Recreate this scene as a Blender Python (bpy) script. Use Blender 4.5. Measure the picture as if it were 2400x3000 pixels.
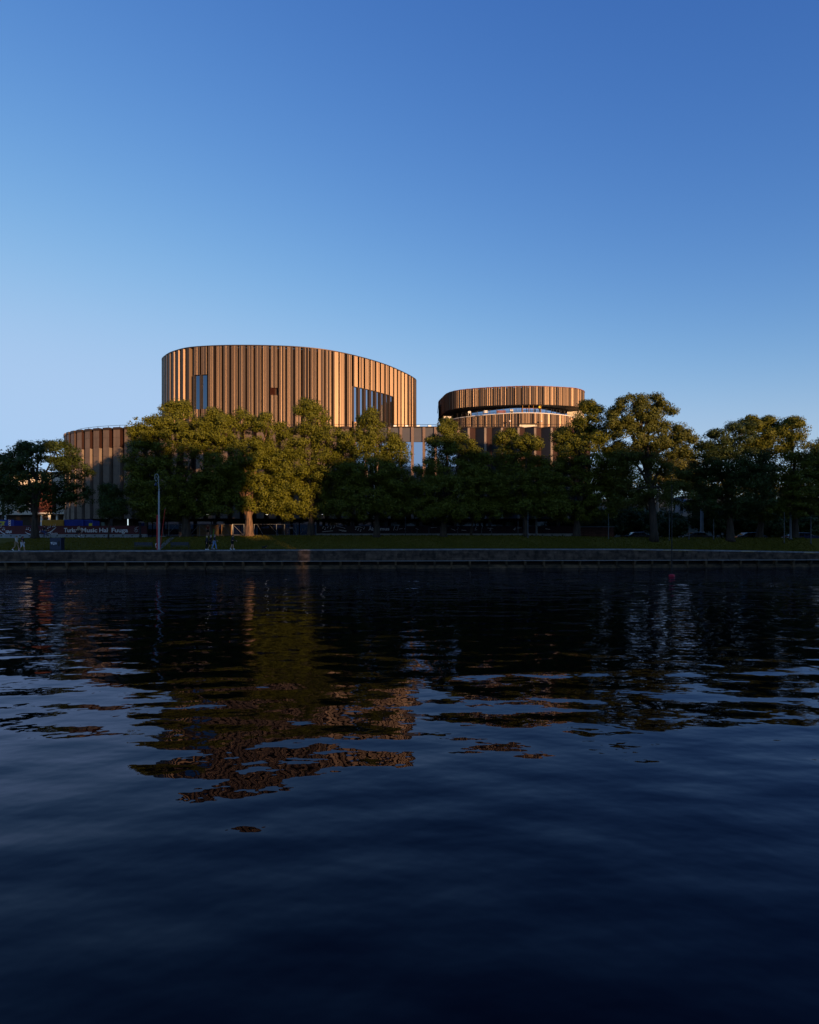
import bpy, bmesh, math, random
import numpy as np
from mathutils import Vector, Matrix

random.seed(7)
RNG = np.random.default_rng(11)
for o in list(bpy.data.objects):
    bpy.data.objects.remove(o)
scene = bpy.context.scene
COL = scene.collection
R = math.radians

# ------------------------------------------------------------------ camera
F, HY, CZ = 1725.0, 1572.0, 3.9          # focal length in photo pixels, horizon row, eye height above the water
cam_d = bpy.data.cameras.new('camera')
cam = bpy.data.objects.new('camera', cam_d); COL.objects.link(cam)
cam.location = (0, 0, CZ); cam.rotation_euler = (R(90), 0, 0)
cam_d.sensor_fit = 'VERTICAL'; cam_d.sensor_height = 36.0; cam_d.sensor_width = 28.8
cam_d.lens = 36.0 * F / 3000.0
cam_d.shift_y = -(1500 - HY) / 3000.0 * -1 * -1
cam_d.shift_y = (HY - 1500) / 3000.0
cam_d.clip_start = 0.1; cam_d.clip_end = 6000
scene.camera = cam

# ------------------------------------------------------------------ sky, sun, exposure
SUN_AZ = math.atan2(0.605, -0.796)       # behind the viewer, to the right
SUN_EL = R(5.5)
SDX, SDY = math.sin(SUN_AZ), math.cos(SUN_AZ)
world = bpy.data.worlds.new('World'); scene.world = world; world.use_nodes = True
wn, wl = world.node_tree.nodes, world.node_tree.links
wn.clear()
sky = wn.new('ShaderNodeTexSky'); sky.sky_type = 'NISHITA'; sky.sun_disc = False
sky.sun_elevation = SUN_EL; sky.sun_rotation = SUN_AZ
sky.altitude = 0; sky.air_density = 1.0; sky.dust_density = 0.0; sky.ozone_density = 3.0
bg = wn.new('ShaderNodeBackground'); bg.inputs['Strength'].default_value = 0.15
wo = wn.new('ShaderNodeOutputWorld')
# the photograph's colour rendering of the evening sky: one contrast curve per channel, the same over the whole sky
sep = wn.new('ShaderNodeSeparateColor'); cmb = wn.new('ShaderNodeCombineColor'); wl.new(sky.outputs[0], sep.inputs[0])
SKY_CURVE = [(g, k * 0.15 ** (g - 1) / 1.625, top) for g, k, top in ((1.74, 13.3, 1.70), (1.36, 3.75, 2.48), (0.89, 2.08, 3.72))]
def wmath(op, a, b):
    n = wn.new('ShaderNodeMath'); n.operation = op
    for i, v in enumerate((a, b)):
        if isinstance(v, (int, float)): n.inputs[i].default_value = v
        else: wl.new(v, n.inputs[i])
    return n.outputs[0]
for ch, (gam, gain, top) in enumerate(SKY_CURVE):
    x = wmath('MULTIPLY', wmath('POWER', sep.outputs[ch], gam), gain)
    d = wmath('POWER', wmath('ADD', wmath('POWER', wmath('DIVIDE', x, top), 4.0), 1.0), 0.25)   # soft shoulder
    wl.new(wmath('DIVIDE', x, d), cmb.inputs[ch])
wl.new(cmb.outputs[0], bg.inputs[0]); wl.new(bg.outputs[0], wo.inputs[0])
sun_d = bpy.data.lights.new('sun', 'SUN'); sun_d.energy = 4.9; sun_d.angle = R(0.6); sun_d.color = (1.0, 0.61, 0.31)
sun = bpy.data.objects.new('sun', sun_d); COL.objects.link(sun)
sv = Vector((SDX * math.cos(SUN_EL), SDY * math.cos(SUN_EL), math.sin(SUN_EL)))
sun.rotation_euler = sv.to_track_quat('Z', 'Y').to_euler()
sun.location = sv * 300
scene.view_settings.view_transform = 'Standard'; scene.view_settings.look = 'None'
scene.view_settings.gamma = 1.0; scene.view_settings.use_curve_mapping = False
scene.view_settings.exposure = 0.7
scene.render.engine = 'CYCLES'
scene.cycles.max_bounces = 6; scene.cycles.transparent_max_bounces = 8
scene.cycles.caustics_reflective = False; scene.cycles.caustics_refractive = False

# ------------------------------------------------------------------ helpers
def wx(px, Y): return (px - 1200.0) / F * Y
def wz(py, Y): return CZ + (HY - py) / F * Y

def tag(o, label=None, cat=None, group=None, kind=None):
    if label: o['label'] = label
    if cat: o['category'] = cat
    if group: o['group'] = group
    if kind: o['kind'] = kind
    return o
def empty(name, loc, label=None, cat=None, group=None, rz=0.0):
    o = bpy.data.objects.new(name, None); COL.objects.link(o)
    o.location = loc; o.rotation_euler = (0, 0, rz); o.empty_display_size = 0.2
    return tag(o, label, cat, group)
def link_mesh(name, me, mat, parent=None):
    o = bpy.data.objects.new(name, me); COL.objects.link(o)
    if mat is not None and len(me.materials) == 0: me.materials.append(mat)
    if parent is not None: o.parent = parent
    return o
def copy_tree(o, parent=None):
    c = o.copy(); COL.objects.link(c)
    if parent is not None: c.parent = parent
    for ch in list(o.children): copy_tree(ch, c)
    return c

class MB:
    """collects vertices and faces; org is taken off every vertex when the mesh is built"""
    def __init__(self, org=(0, 0, 0)): self.v = []; self.f = []; self.org = org
    def add(self, vs, fs):
        b = len(self.v); self.v += [tuple(p) for p in vs]; self.f += [tuple(b + i for i in f) for f in fs]; return self
    def box(self, x0, x1, y0, y1, z0, z1):
        return self.add([(x0,y0,z0),(x1,y0,z0),(x1,y1,z0),(x0,y1,z0),(x0,y0,z1),(x1,y0,z1),(x1,y1,z1),(x0,y1,z1)],
                        [(0,3,2,1),(4,5,6,7),(0,1,5,4),(1,2,6,5),(2,3,7,6),(3,0,4,7)])
    def beam(self, a, b, w, h=None, up=(0, 0, 1)):
        a = Vector(a); b = Vector(b); h = h or w
        d = (b - a).normalized(); u = Vector(up)
        if abs(d.dot(u)) > 0.95: u = Vector((1, 0, 0))
        s = d.cross(u).normalized(); t = s.cross(d).normalized()
        vs = [p + s * (w / 2 * i) + t * (h / 2 * j) for p in (a, b) for i, j in ((-1,-1),(1,-1),(1,1),(-1,1))]
        return self.add(vs, [(0,1,2,3),(7,6,5,4),(0,4,5,1),(1,5,6,2),(2,6,7,3),(3,7,4,0)])
    def path(self, pts, rad, n=8, cap=True):
        pts = [Vector(p) for p in pts]; m = len(pts)
        if not hasattr(rad, '__len__'): rad = [rad] * m
        prev = None; rings = []
        for i, p in enumerate(pts):
            d = (pts[min(i + 1, m - 1)] - pts[max(i - 1, 0)]).normalized()
            if prev is None:
                u = Vector((0, 0, 1)) if abs(d.z) < 0.9 else Vector((1, 0, 0))
                s = d.cross(u).normalized()
            else:
                s = (prev - d * prev.dot(d)).normalized()
            prev = s; t = d.cross(s)
            rings.append([p + (s * math.cos(2 * math.pi * k / n) + t * math.sin(2 * math.pi * k / n)) * rad[i] for k in range(n)])
        vs = [q for r in rings for q in r]; fs = []
        for i in range(m - 1):
            for k in range(n):
                fs.append((i * n + k, i * n + (k + 1) % n, (i + 1) * n + (k + 1) % n, (i + 1) * n + k))
        if cap:
            fs.append(tuple(range(n - 1, -1, -1))); fs.append(tuple((m - 1) * n + k for k in range(n)))
        return self.add(vs, fs)
    def lathe(self, prof, c=(0, 0, 0), n=16):
        vs = [(c[0] + r * math.cos(2 * math.pi * k / n), c[1] + r * math.sin(2 * math.pi * k / n), c[2] + z) for r, z in prof for k in range(n)]
        fs = [(i * n + k, i * n + (k + 1) % n, (i + 1) * n + (k + 1) % n, (i + 1) * n + k) for i in range(len(prof) - 1) for k in range(n)]
        return self.add(vs, fs)
    def ellipsoid(self, c, r, n=10, m=7):
        vs = []
        for i in range(m + 1):
            a = math.pi * i / m
            for k in range(n):
                b = 2 * math.pi * k / n
                vs.append((c[0] + r[0] * math.sin(a) * math.cos(b), c[1] + r[1] * math.sin(a) * math.sin(b), c[2] + r[2] * math.cos(a)))
        fs = [(i * n + k, (i + 1) * n + k, (i + 1) * n + (k + 1) % n, i * n + (k + 1) % n) for i in range(m) for k in range(n)]
        return self.add(vs, fs)
    def prism(self, poly, z0, z1):
        n = len(poly)
        vs = [(p[0], p[1], z0) for p in poly] + [(p[0], p[1], z1) for p in poly]
        fs = [tuple(range(n - 1, -1, -1)), tuple(range(n, 2 * n))] + [(i, (i + 1) % n, n + (i + 1) % n, n + i) for i in range(n)]
        return self.add(vs, fs)
    def mesh(self, name, smooth=False):
        me = bpy.data.meshes.new(name); o = self.org
        me.from_pydata([(x - o[0], y - o[1], z - o[2]) for x, y, z in self.v], [], self.f)
        if smooth:
            for p in me.polygons: p.use_smooth = True
        me.update(); return me
    def build(self, name, mat, parent=None, smooth=False):
        return link_mesh(name, self.mesh(name, smooth), mat, parent)

# ------------------------------------------------------------------ materials
def mat(name, c1, rough=0.8, metal=0.0, c2=None, scale=1.0, stretch=(1, 1, 1), bump=0.0, bscale=None, spec=0.3, rand=0.0, emit=None, detail=4.0):
    m = bpy.data.materials.new(name); m.use_nodes = True
    nt = m.node_tree; b = nt.nodes['Principled BSDF']
    b.inputs['Base Color'].default_value = (*c1, 1); b.inputs['Roughness'].default_value = rough
    b.inputs['Metallic'].default_value = metal; b.inputs['Specular IOR Level'].default_value = spec
    if c2 is not None or bump:
        tc = nt.nodes.new('ShaderNodeTexCoord'); mp = nt.nodes.new('ShaderNodeMapping'); mp.inputs['Scale'].default_value = stretch
        nt.links.new(tc.outputs['Object'], mp.inputs[0])
        if c2 is not None:
            nz = nt.nodes.new('ShaderNodeTexNoise'); nz.inputs['Scale'].default_value = scale; nz.inputs['Detail'].default_value = detail
            nt.links.new(mp.outputs[0], nz.inputs['Vector'])
            rp = nt.nodes.new('ShaderNodeValToRGB')
            rp.color_ramp.elements[0].position = 0.35; rp.color_ramp.elements[1].position = 0.65
            rp.color_ramp.elements[0].color = (*c1, 1); rp.color_ramp.elements[1].color = (*c2, 1)
            nt.links.new(nz.outputs['Fac'], rp.inputs[0]); src = rp.outputs[0]
        else: src = None
        if bump:
            n2 = nt.nodes.new('ShaderNodeTexNoise'); n2.inputs['Scale'].default_value = bscale or scale * 3; n2.inputs['Detail'].default_value = 6
            nt.links.new(mp.outputs[0], n2.inputs['Vector'])
            bp = nt.nodes.new('ShaderNodeBump'); bp.inputs['Distance'].default_value = bump; bp.inputs['Strength'].default_value = 1
            nt.links.new(n2.outputs['Fac'], bp.inputs['Height']); nt.links.new(bp.outputs[0], b.inputs['Normal'])
    else: src = None
    if rand:
        oi = nt.nodes.new('ShaderNodeObjectInfo'); hs = nt.nodes.new('ShaderNodeHueSaturation')
        mr = nt.nodes.new('ShaderNodeMapRange'); mr.inputs['To Min'].default_value = 1 - rand; mr.inputs['To Max'].default_value = 1 + rand
        nt.links.new(oi.outputs['Random'], mr.inputs['Value']); nt.links.new(mr.outputs[0], hs.inputs['Value'])
        if src is not None: nt.links.new(src, hs.inputs['Color'])
        else: hs.inputs['Color'].default_value = (*c1, 1)
        src = hs.outputs[0]
    if src is not None: nt.links.new(src, b.inputs['Base Color'])
    if emit:
        b.inputs['Emission Color'].default_value = (*emit[:3], 1); b.inputs['Emission Strength'].default_value = emit[3]
    return m

M = {}
M['bronze'] = mat('bronze_cladding', (0.108, 0.071, 0.047), 0.43, 0.82, c2=(0.101, 0.064, 0.041), scale=0.6, stretch=(1, 1, 0.15), rand=0.05)
M['bronze_dark'] = mat('dark_bronze', (0.055, 0.034, 0.022), 0.45, 0.6)
M['core'] = mat('facade_core', (0.03, 0.02, 0.014), 0.7)
M['glass'] = mat('window_glass', (0.16, 0.20, 0.25), 0.03, 1.0)
M['glass_blue'] = mat('terrace_glass', (0.44, 0.49, 0.58), 0.04, 1.0)
M['car_glass'] = mat('car_glass', (0.006, 0.007, 0.009), 0.05, 0.0, spec=0.6)
M['mullion'] = mat('mullion_metal', (0.03, 0.026, 0.022), 0.5, 0.5)
M['roof'] = mat('roof_felt', (0.07, 0.065, 0.06), 0.9)
M['rust'] = mat('rusty_red_trim', (0.20, 0.06, 0.035), 0.6)
M['pale_trim'] = mat('pale_trim', (0.62, 0.55, 0.47), 0.6)
M['cream_wall'] = mat('cream_wall', (0.66, 0.56, 0.43), 0.85, c2=(0.60, 0.50, 0.39), scale=0.5)
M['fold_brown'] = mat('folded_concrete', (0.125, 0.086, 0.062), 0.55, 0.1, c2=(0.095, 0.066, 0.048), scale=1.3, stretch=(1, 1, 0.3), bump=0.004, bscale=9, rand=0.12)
M['fold_shaded'] = mat('folded_shaded_face', (0.018, 0.018, 0.022), 0.5, 0.1, c2=(0.014, 0.014, 0.018), scale=1.0, stretch=(1, 1, 0.25), rand=0.15)  # fold faces toned dark, the shade put into their colour
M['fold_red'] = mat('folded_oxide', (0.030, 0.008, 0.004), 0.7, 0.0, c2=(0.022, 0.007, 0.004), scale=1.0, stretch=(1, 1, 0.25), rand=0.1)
M['fold_lit'] = mat('fold_lit', (0.20, 0.145, 0.11), 0.6, c2=(0.15, 0.11, 0.085), scale=1.2, stretch=(1, 1, 0.3))  # narrow fold faces toned lighter, sunlight put into their colour
M['spandrel'] = mat('grey_spandrel', (0.062, 0.058, 0.068), 0.55, c2=(0.054, 0.052, 0.060), scale=0.4)
M['pilaster'] = mat('brown_pilaster', (0.17, 0.108, 0.08), 0.6, c2=(0.13, 0.085, 0.064), scale=1.1, rand=0.1)
M['white'] = mat('white_paint', (0.80, 0.78, 0.74), 0.5)
M['steel'] = mat('galvanised_steel', (0.17, 0.172, 0.175), 0.5, 0.4)
M['post_grey'] = mat('dark_grey_post', (0.085, 0.085, 0.085), 0.6, 0.2)  # one even dark grey, deeper than the lamp paint
M['lamp_grey'] = mat('pale_grey_paint', (0.30, 0.325, 0.33), 0.5, 0.2, c2=(0.25, 0.27, 0.275), scale=2.0)
M['lamp_dark'] = mat('dark_blue_lamp_metal', (0.03, 0.04, 0.07), 0.4, 0.5)
M['dark_metal'] = mat('dark_metal', (0.018, 0.018, 0.02), 0.5, 0.4)
M['red'] = mat('red_paint', (0.45, 0.02, 0.015), 0.45)
M['stone'] = mat('quay_granite', (0.118, 0.078, 0.055), 0.9, c2=(0.034, 0.024, 0.018), scale=1.6, bump=0.06, bscale=5, rand=0.35, detail=8)
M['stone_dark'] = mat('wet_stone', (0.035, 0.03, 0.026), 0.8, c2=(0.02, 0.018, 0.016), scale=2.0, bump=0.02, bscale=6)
M['coping'] = mat('coping_granite', (0.25, 0.245, 0.245), 0.65, c2=(0.16, 0.16, 0.165), scale=2.5, rand=0.12)
M['timber'] = mat('quay_timber', (0.14, 0.09, 0.05), 0.85, c2=(0.045, 0.034, 0.022), scale=1.6, stretch=(1, 1, 2), bump=0.04, bscale=6, rand=0.35, detail=8)
M['ledge'] = mat('ledge_concrete', (0.30, 0.28, 0.27), 0.8)
M['grass'] = mat('lawn', (0.074, 0.060, 0.007), 0.95, c2=(0.112, 0.084, 0.014), scale=0.3, bump=0.04, bscale=6, spec=0.05)
M['blade'] = mat('grass_blade', (0.088, 0.072, 0.009), 0.9, rand=0.0, spec=0.05)
M['asphalt'] = mat('asphalt', (0.05, 0.05, 0.052), 0.9, c2=(0.042, 0.042, 0.044), scale=1.5, bump=0.005, bscale=20)
M['earth'] = mat('bare_ground', (0.026, 0.026, 0.012), 0.95, c2=(0.018, 0.020, 0.009), scale=0.2)
M['gravel'] = mat('gravel_strip', (0.17, 0.15, 0.125), 0.95, c2=(0.12, 0.11, 0.09), scale=5)
M['bark'] = mat('bark', (0.060, 0.042, 0.030), 0.9, c2=(0.024, 0.018, 0.013), scale=2.2, stretch=(2.5, 2.5, 0.35), bump=0.05, bscale=4)  # bark toned down for the trunks standing in shade
M['bark_sunlit'] = mat('sunlit_reddish_bark', (0.175, 0.098, 0.056), 0.9, c2=(0.060, 0.036, 0.022), scale=2.2, stretch=(2.5, 2.5, 0.35), bump=0.05, bscale=4)  # reddish bark, brightened with the sunlight falling on one trunk
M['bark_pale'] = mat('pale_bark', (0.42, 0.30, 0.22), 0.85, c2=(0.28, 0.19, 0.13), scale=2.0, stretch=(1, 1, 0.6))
M['lichen'] = mat('pale_lichen', (0.20, 0.20, 0.19), 0.9, c2=(0.05, 0.04, 0.03), scale=5)
M['maroon'] = mat('maroon_banner', (0.085, 0.012, 0.016), 0.6)
M['maroon_dark'] = mat('dark_banner', (0.03, 0.009, 0.012), 0.6)
M['letter'] = mat('white_print', (0.72, 0.72, 0.74), 0.6)
M['concrete'] = mat('pale_concrete', (0.30, 0.32, 0.33), 0.85, c2=(0.23, 0.25, 0.26), scale=2.5)
M['yellow_paint'] = mat('yellow_container', (0.50, 0.22, 0.015), 0.55, c2=(0.42, 0.19, 0.02), scale=1.5)
M['blue_paint'] = mat('blue_container', (0.02, 0.045, 0.28), 0.5, c2=(0.018, 0.038, 0.23), scale=1.5)
M['yellow_print'] = mat('yellow_print', (0.70, 0.55, 0.02), 0.6)
M['plywood'] = mat('plywood', (0.26, 0.155, 0.08), 0.75, c2=(0.19, 0.11, 0.055), scale=1.5, stretch=(1, 1, 4))
M['road_paint'] = mat('road_paint', (0.45, 0.42, 0.16), 0.8)
M['red_brown'] = mat('red_brown_panel', (0.075, 0.020, 0.013), 0.8)
M['brick'] = mat('old_brick', (0.16, 0.065, 0.042), 0.85, c2=(0.11, 0.045, 0.03), scale=3, rand=0.2)
M['lamp_glow'] = mat('lamp_glow', (0.8, 0.8, 0.8), 0.5, emit=(1.0, 0.93, 0.82, 2.2))
M['tube_glow'] = mat('tube_glow', (0.8, 0.8, 0.8), 0.5, emit=(0.75, 0.95, 1.0, 0.7))
M['skin'] = mat('skin', (0.50, 0.27, 0.18), 0.6)
M['rubber'] = mat('rubber', (0.012, 0.012, 0.012), 0.7)
M['apartment'] = mat('apartment_plaster', (0.36, 0.30, 0.23), 0.9, c2=(0.32, 0.27, 0.21), scale=0.4)
def cloth(name, c): 
    if name not in M: M[name] = mat(name, c, 0.85, spec=0.15)
    return M[name]

def leaf_mat(name, c, tcol):
    m = bpy.data.materials.new(name); m.use_nodes = True; nt = m.node_tree; nt.nodes.clear()
    out = nt.nodes.new('ShaderNodeOutputMaterial'); mix = nt.nodes.new('ShaderNodeMixShader')
    p = nt.nodes.new('ShaderNodeBsdfPrincipled'); p.inputs['Roughness'].default_value = 0.6; p.inputs['Specular IOR Level'].default_value = 0.2
    t = nt.nodes.new('ShaderNodeBsdfTranslucent'); mix.inputs[0].default_value = 0.15
    g = nt.nodes.new('ShaderNodeNewGeometry'); hs = nt.nodes.new('ShaderNodeHueSaturation')
    mr = nt.nodes.new('ShaderNodeMapRange'); mr.inputs['To Min'].default_value = 0.72; mr.inputs['To Max'].default_value = 1.28
    nt.links.new(g.outputs['Random Per Island'], mr.inputs['Value']); nt.links.new(mr.outputs[0], hs.inputs['Value'])
    hs.inputs['Color'].default_value = (*c, 1); nt.links.new(hs.outputs[0], p.inputs['Base Color'])
    t.inputs['Color'].default_value = (*tcol, 1)
    nt.links.new(p.outputs[0], mix.inputs[1]); nt.links.new(t.outputs[0], mix.inputs[2]); nt.links.new(mix.outputs[0], out.inputs[0])
    return m
M['linden'] = leaf_mat('linden_leaf', (0.094, 0.096, 0.006), (0.07, 0.075, 0.005))
M['maple'] = leaf_mat('maple_leaf', (0.034, 0.048, 0.007), (0.05, 0.07, 0.007))
M['oak'] = leaf_mat('oak_leaf', (0.075, 0.078, 0.010), (0.09, 0.095, 0.009))
M['far_leaf'] = leaf_mat('far_leaf', (0.085, 0.080, 0.010), (0.09, 0.085, 0.009))

def water_mat():
    m = bpy.data.materials.new('river_water'); m.use_nodes = True; nt = m.node_tree; nt.nodes.clear()
    out = nt.nodes.new('ShaderNodeOutputMaterial'); mix = nt.nodes.new('ShaderNodeMixShader')
    df = nt.nodes.new('ShaderNodeBsdfDiffuse'); df.inputs['Color'].default_value = (0.0003, 0.0005, 0.0012, 1)      # peaty, nearly black water body
    gl = nt.nodes.new('ShaderNodeBsdfGlossy'); gl.inputs['Color'].default_value = (0.66, 0.72, 0.95, 1); gl.inputs['Roughness'].default_value = 0.012
    fr = nt.nodes.new('ShaderNodeFresnel'); fr.inputs['IOR'].default_value = 1.235
    nt.links.new(fr.outputs[0], mix.inputs[0]); nt.links.new(df.outputs[0], mix.inputs[1]); nt.links.new(gl.outputs[0], mix.inputs[2]); nt.links.new(mix.outputs[0], out.inputs[0])
    tc = nt.nodes.new('ShaderNodeTexCoord'); prev = None
    # (scale per metre, amplitude in metres, stretch, rotation)
    for sc_, amp, st, rz, det in WAVES:
        mp = nt.nodes.new('ShaderNodeMapping'); mp.inputs['Scale'].default_value = (st[0], st[1], 1); mp.inputs['Rotation'].default_value = (0, 0, R(rz)); mp.inputs['Location'].default_value = (WOFF[0], WOFF[1], 0)
        nz = nt.nodes.new('ShaderNodeTexNoise'); nz.inputs['Scale'].default_value = sc_; nz.inputs['Detail'].default_value = det; nz.inputs['Roughness'].default_value = 0.45
        nt.links.new(tc.outputs['Object'], mp.inputs[0]); nt.links.new(mp.outputs[0], nz.inputs['Vector'])
        mu = nt.nodes.new('ShaderNodeMath'); mu.operation = 'MULTIPLY'; mu.inputs[1].default_value = amp
        nt.links.new(nz.outputs['Fac'], mu.inputs[0])
        if prev is None: prev = mu.outputs[0]
        else:
            ad = nt.nodes.new('ShaderNodeMath'); ad.operation = 'ADD'
            nt.links.new(prev, ad.inputs[0]); nt.links.new(mu.outputs[0], ad.inputs[1]); prev = ad.outputs[0]
    bp = nt.nodes.new('ShaderNodeBump'); bp.inputs['Strength'].default_value = 1.0; bp.inputs['Distance'].default_value = 1.0
    nt.links.new(prev, bp.inputs['Height']); nt.links.new(bp.outputs[0], gl.inputs['Normal']); nt.links.new(bp.outputs[0], fr.inputs['Normal'])
    return m
WOFF = (17.4, 26.8)
WAVES = [(0.16, 0.130, (0.5, 1.0), 10, 0.0), (0.60, 0.058, (0.62, 1.0), -14, 0.0), (1.2, 0.040, (0.6, 1.0), 18, 0.0), (2.6, 0.0095, (0.6, 1.0), -20, 1.0), (5.5, 0.0022, (0.75, 1.0), 30, 1.0)]

# ------------------------------------------------------------------ ground
def quay_y(X): return 71.5 + 0.065 * X
_cx = [-400, -47, -30, -10, 8, 28, 44, 52, 400]
_cz = [2.24, 2.24, 2.28, 2.36, 2.40, 2.36, 2.12, 1.95, 1.95]
def cop_z(X): return float(np.interp(X, _cx, _cz))
def crest(X): return float(np.interp(X, [-400, -38, -20, 14, 28, 57, 400], [3.70, 3.72, 4.03, 4.02, 3.80, 3.70, 3.70]))
def sm(t): t = max(0.0, min(1.0, t)); return t * t * (3 - 2 * t)
def hill_h(X, Y):
    k = sm((X - 30) / 22)
    return k * float(np.interp(Y, [94, 112, 130, 175, 400], [0, 2.0, 5.2, 12, 14]))
def gz(X, Y):
    q = quay_y(X); g0 = q + 2.2; c = crest(X); z0 = cop_z(X)
    if Y <= g0: return z0
    if Y <= 80.5: 
        t = (Y - g0) / (80.5 - g0)
        return z0 + (c - z0) * (0.75 * t + 0.25 * sm(t))
    return c - (0.06 + 0.6 * sm((X - 25) / 8)) * sm((Y - 80.5) / 1.6) + hill_h(X, Y)

def grid_obj(name, xs, rows, zf, material, off=0.0):
    vs = []; fs = []; n = len(xs); m = None
    for i, X in enumerate(xs):
        ys = rows(X); m = len(ys)
        for Y in ys: vs.append((X, Y, zf(X, Y) + off))
    for i in range(n - 1):
        for j in range(m - 1):
            a = i * m + j; fs.append((a, a + m, a + m + 1, a + 1))
    me = bpy.data.meshes.new(name); me.from_pydata(vs, [], fs)
    for p in me.polygons: p.use_smooth = True
    return link_mesh(name, me, material)
XS = [-400, -250, -150, -100] + [x * 2.0 for x in range(-40, 41)] + [100, 150, 250, 400]
o = grid_obj('grass_bank', XS, lambda X: [quay_y(X) + 2.2 + (82.2 - quay_y(X) - 2.2) * k / 14 for k in range(15)], lambda X, Y: gz(X, Y) - (0.12 if Y < quay_y(X) + 2.25 else 0.0), M['grass']); tag(o, kind='structure')
o = grid_obj('quay_path', XS, lambda X: [quay_y(X) + 0.6, quay_y(X) + 2.4], lambda X, Y: cop_z(X), M['asphalt'], -0.01); tag(o, kind='structure')
o = grid_obj('road', XS, lambda X: [82.1 + k * 0.6 for k in range(9)], gz, M['asphalt'], 0.012); tag(o, kind='structure')
YB = [86.5, 90, 94, 98, 102, 106, 112, 118, 124, 130, 140, 155, 175, 210, 300, 600, 1500, 4000]
XSB = [-4000, -1500, -700] + XS + [700, 1500, 4000]
o = grid_obj('ground', XSB, lambda X: YB, gz, M['earth']); tag(o, kind='structure')
o = MB().add([(-60, 82.4, 0), (-34, 82.4, 0), (-34, 82.56, 0), (-60, 82.56, 0)], [(0, 1, 2, 3)])
for i, p in enumerate(o.v): o.v[i] = (p[0], p[1], gz(p[0], p[1]) + 0.024)
tag(o.build('road_edge_line', M['road_paint']), kind='structure')
# gravel strip running diagonally up the lawn
gs = MB()
for a, b in (((wx(467, 72.6), 72.3), (wx(506, 80), 80.0)),):
    n = 14; w = 0.35; vs = []
    for k in range(n + 1):
        t = k / n; x = a[0] + (b[0] - a[0]) * t; y = a[1] + (b[1] - a[1]) * t
        for sgn in (-1, 1): vs.append((x + sgn * w, y, gz(x + sgn * w, y) + 0.02))
    gs.add(vs, [(2 * k, 2 * k + 1, 2 * k + 3, 2 * k + 2) for k in range(n)])
tag(gs.build('gravel_path', M['gravel']), kind='structure')

# near bank behind the viewer: quay apron and the rising slope the near bank houses stand on
o = MB(); nb = [(0.6, -3.0), (0.6, 2.2), (-8, 2.2), (-20, 6.0), (-34, 9.0), (-80, 12.0), (-800, 14.0)]
vs = [(x, y, z) for y, z in nb for x in (-800, 800)]
o.add(vs, [(2 * i, 2 * i + 1, 2 * i + 3, 2 * i + 2) for i in range(len(nb) - 1)])
tag(o.build('near_bank', M['asphalt']), kind='structure')

hv = []; hf = []; hr = random.Random(8); HX = list(range(-900, 901, 12)); crestz = 24.0
for i, X in enumerate(HX):
    crestz = 24 + 3.0 * math.sin(X * 0.011) + 2.0 * math.sin(X * 0.037 + 1) + hr.uniform(-1.2, 1.2)
    hv += [(X, 290, 3.0), (X, 330 + hr.uniform(-5, 5), crestz * 0.6), (X, 380, crestz), (X, 520, crestz + 6), (X, 700, 3.0)]
for i in range(len(HX) - 1):
    for j in range(4): hf.append((5 * i + j, 5 * i + 5 + j, 5 * i + 6 + j, 5 * i + 1 + j))
me = bpy.data.meshes.new('hills'); me.from_pydata(hv, [], hf)
tag(link_mesh('hills', me, mat('far_wooded_hill', (0.022, 0.030, 0.012), 0.95, c2=(0.045, 0.045, 0.015), scale=0.12)), kind='structure')

# ------------------------------------------------------------------ water
w = MB(); w.add([(-700, 0.3, 0), (700, 0.3, 0), (700, 125, 0), (-700, 125, 0)], [(0, 1, 2, 3)])
wobj = w.build('river_water', water_mat()); tag(wobj, kind='structure')

# grass tufts on the bank
def grass_tufts():
    n = 26000
    X = RNG.uniform(-52, 54, n); t = RNG.uniform(0, 1, n)
    q = 71.5 + 0.065 * X + 2.3; Y = q + t * (82.0 - q)
    Z = np.array([gz(a, b) for a, b in zip(X, Y)])
    ang = RNG.uniform(0, math.pi, n); wd = RNG.uniform(0.05, 0.12, n); h = RNG.uniform(0.05, 0.16, n)
    ln = RNG.uniform(-0.06, 0.06, (n, 2))
    v = np.empty((n, 3, 3))
    v[:, 0] = np.stack([X - np.cos(ang) * wd, Y - np.sin(ang) * wd, Z - 0.01], 1)
    v[:, 1] = np.stack([X + np.cos(ang) * wd, Y + np.sin(ang) * wd, Z - 0.01], 1)
    v[:, 2] = np.stack([X + ln[:, 0], Y + ln[:, 1], Z + h], 1)
    me = bpy.data.meshes.new('grass'); fast_mesh(me, v.reshape(-1, 3), 3)
    o = link_mesh('grass', me, M['blade']); tag(o, kind='stuff')
def fast_mesh(me, v, k):
    n = len(v) // k
    me.vertices.add(len(v)); me.vertices.foreach_set('co', v.astype(np.float32).ravel())
    me.loops.add(len(v)); me.loops.foreach_set('vertex_index', np.arange(len(v), dtype=np.int32))
    me.polygons.add(n); me.polygons.foreach_set('loop_start', np.arange(0, len(v), k, dtype=np.int32))
    me.polygons.foreach_set('loop_total', np.full(n, k, dtype=np.int32))
    me.update(calc_edges=True); me.validate()
grass_tufts()
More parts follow.
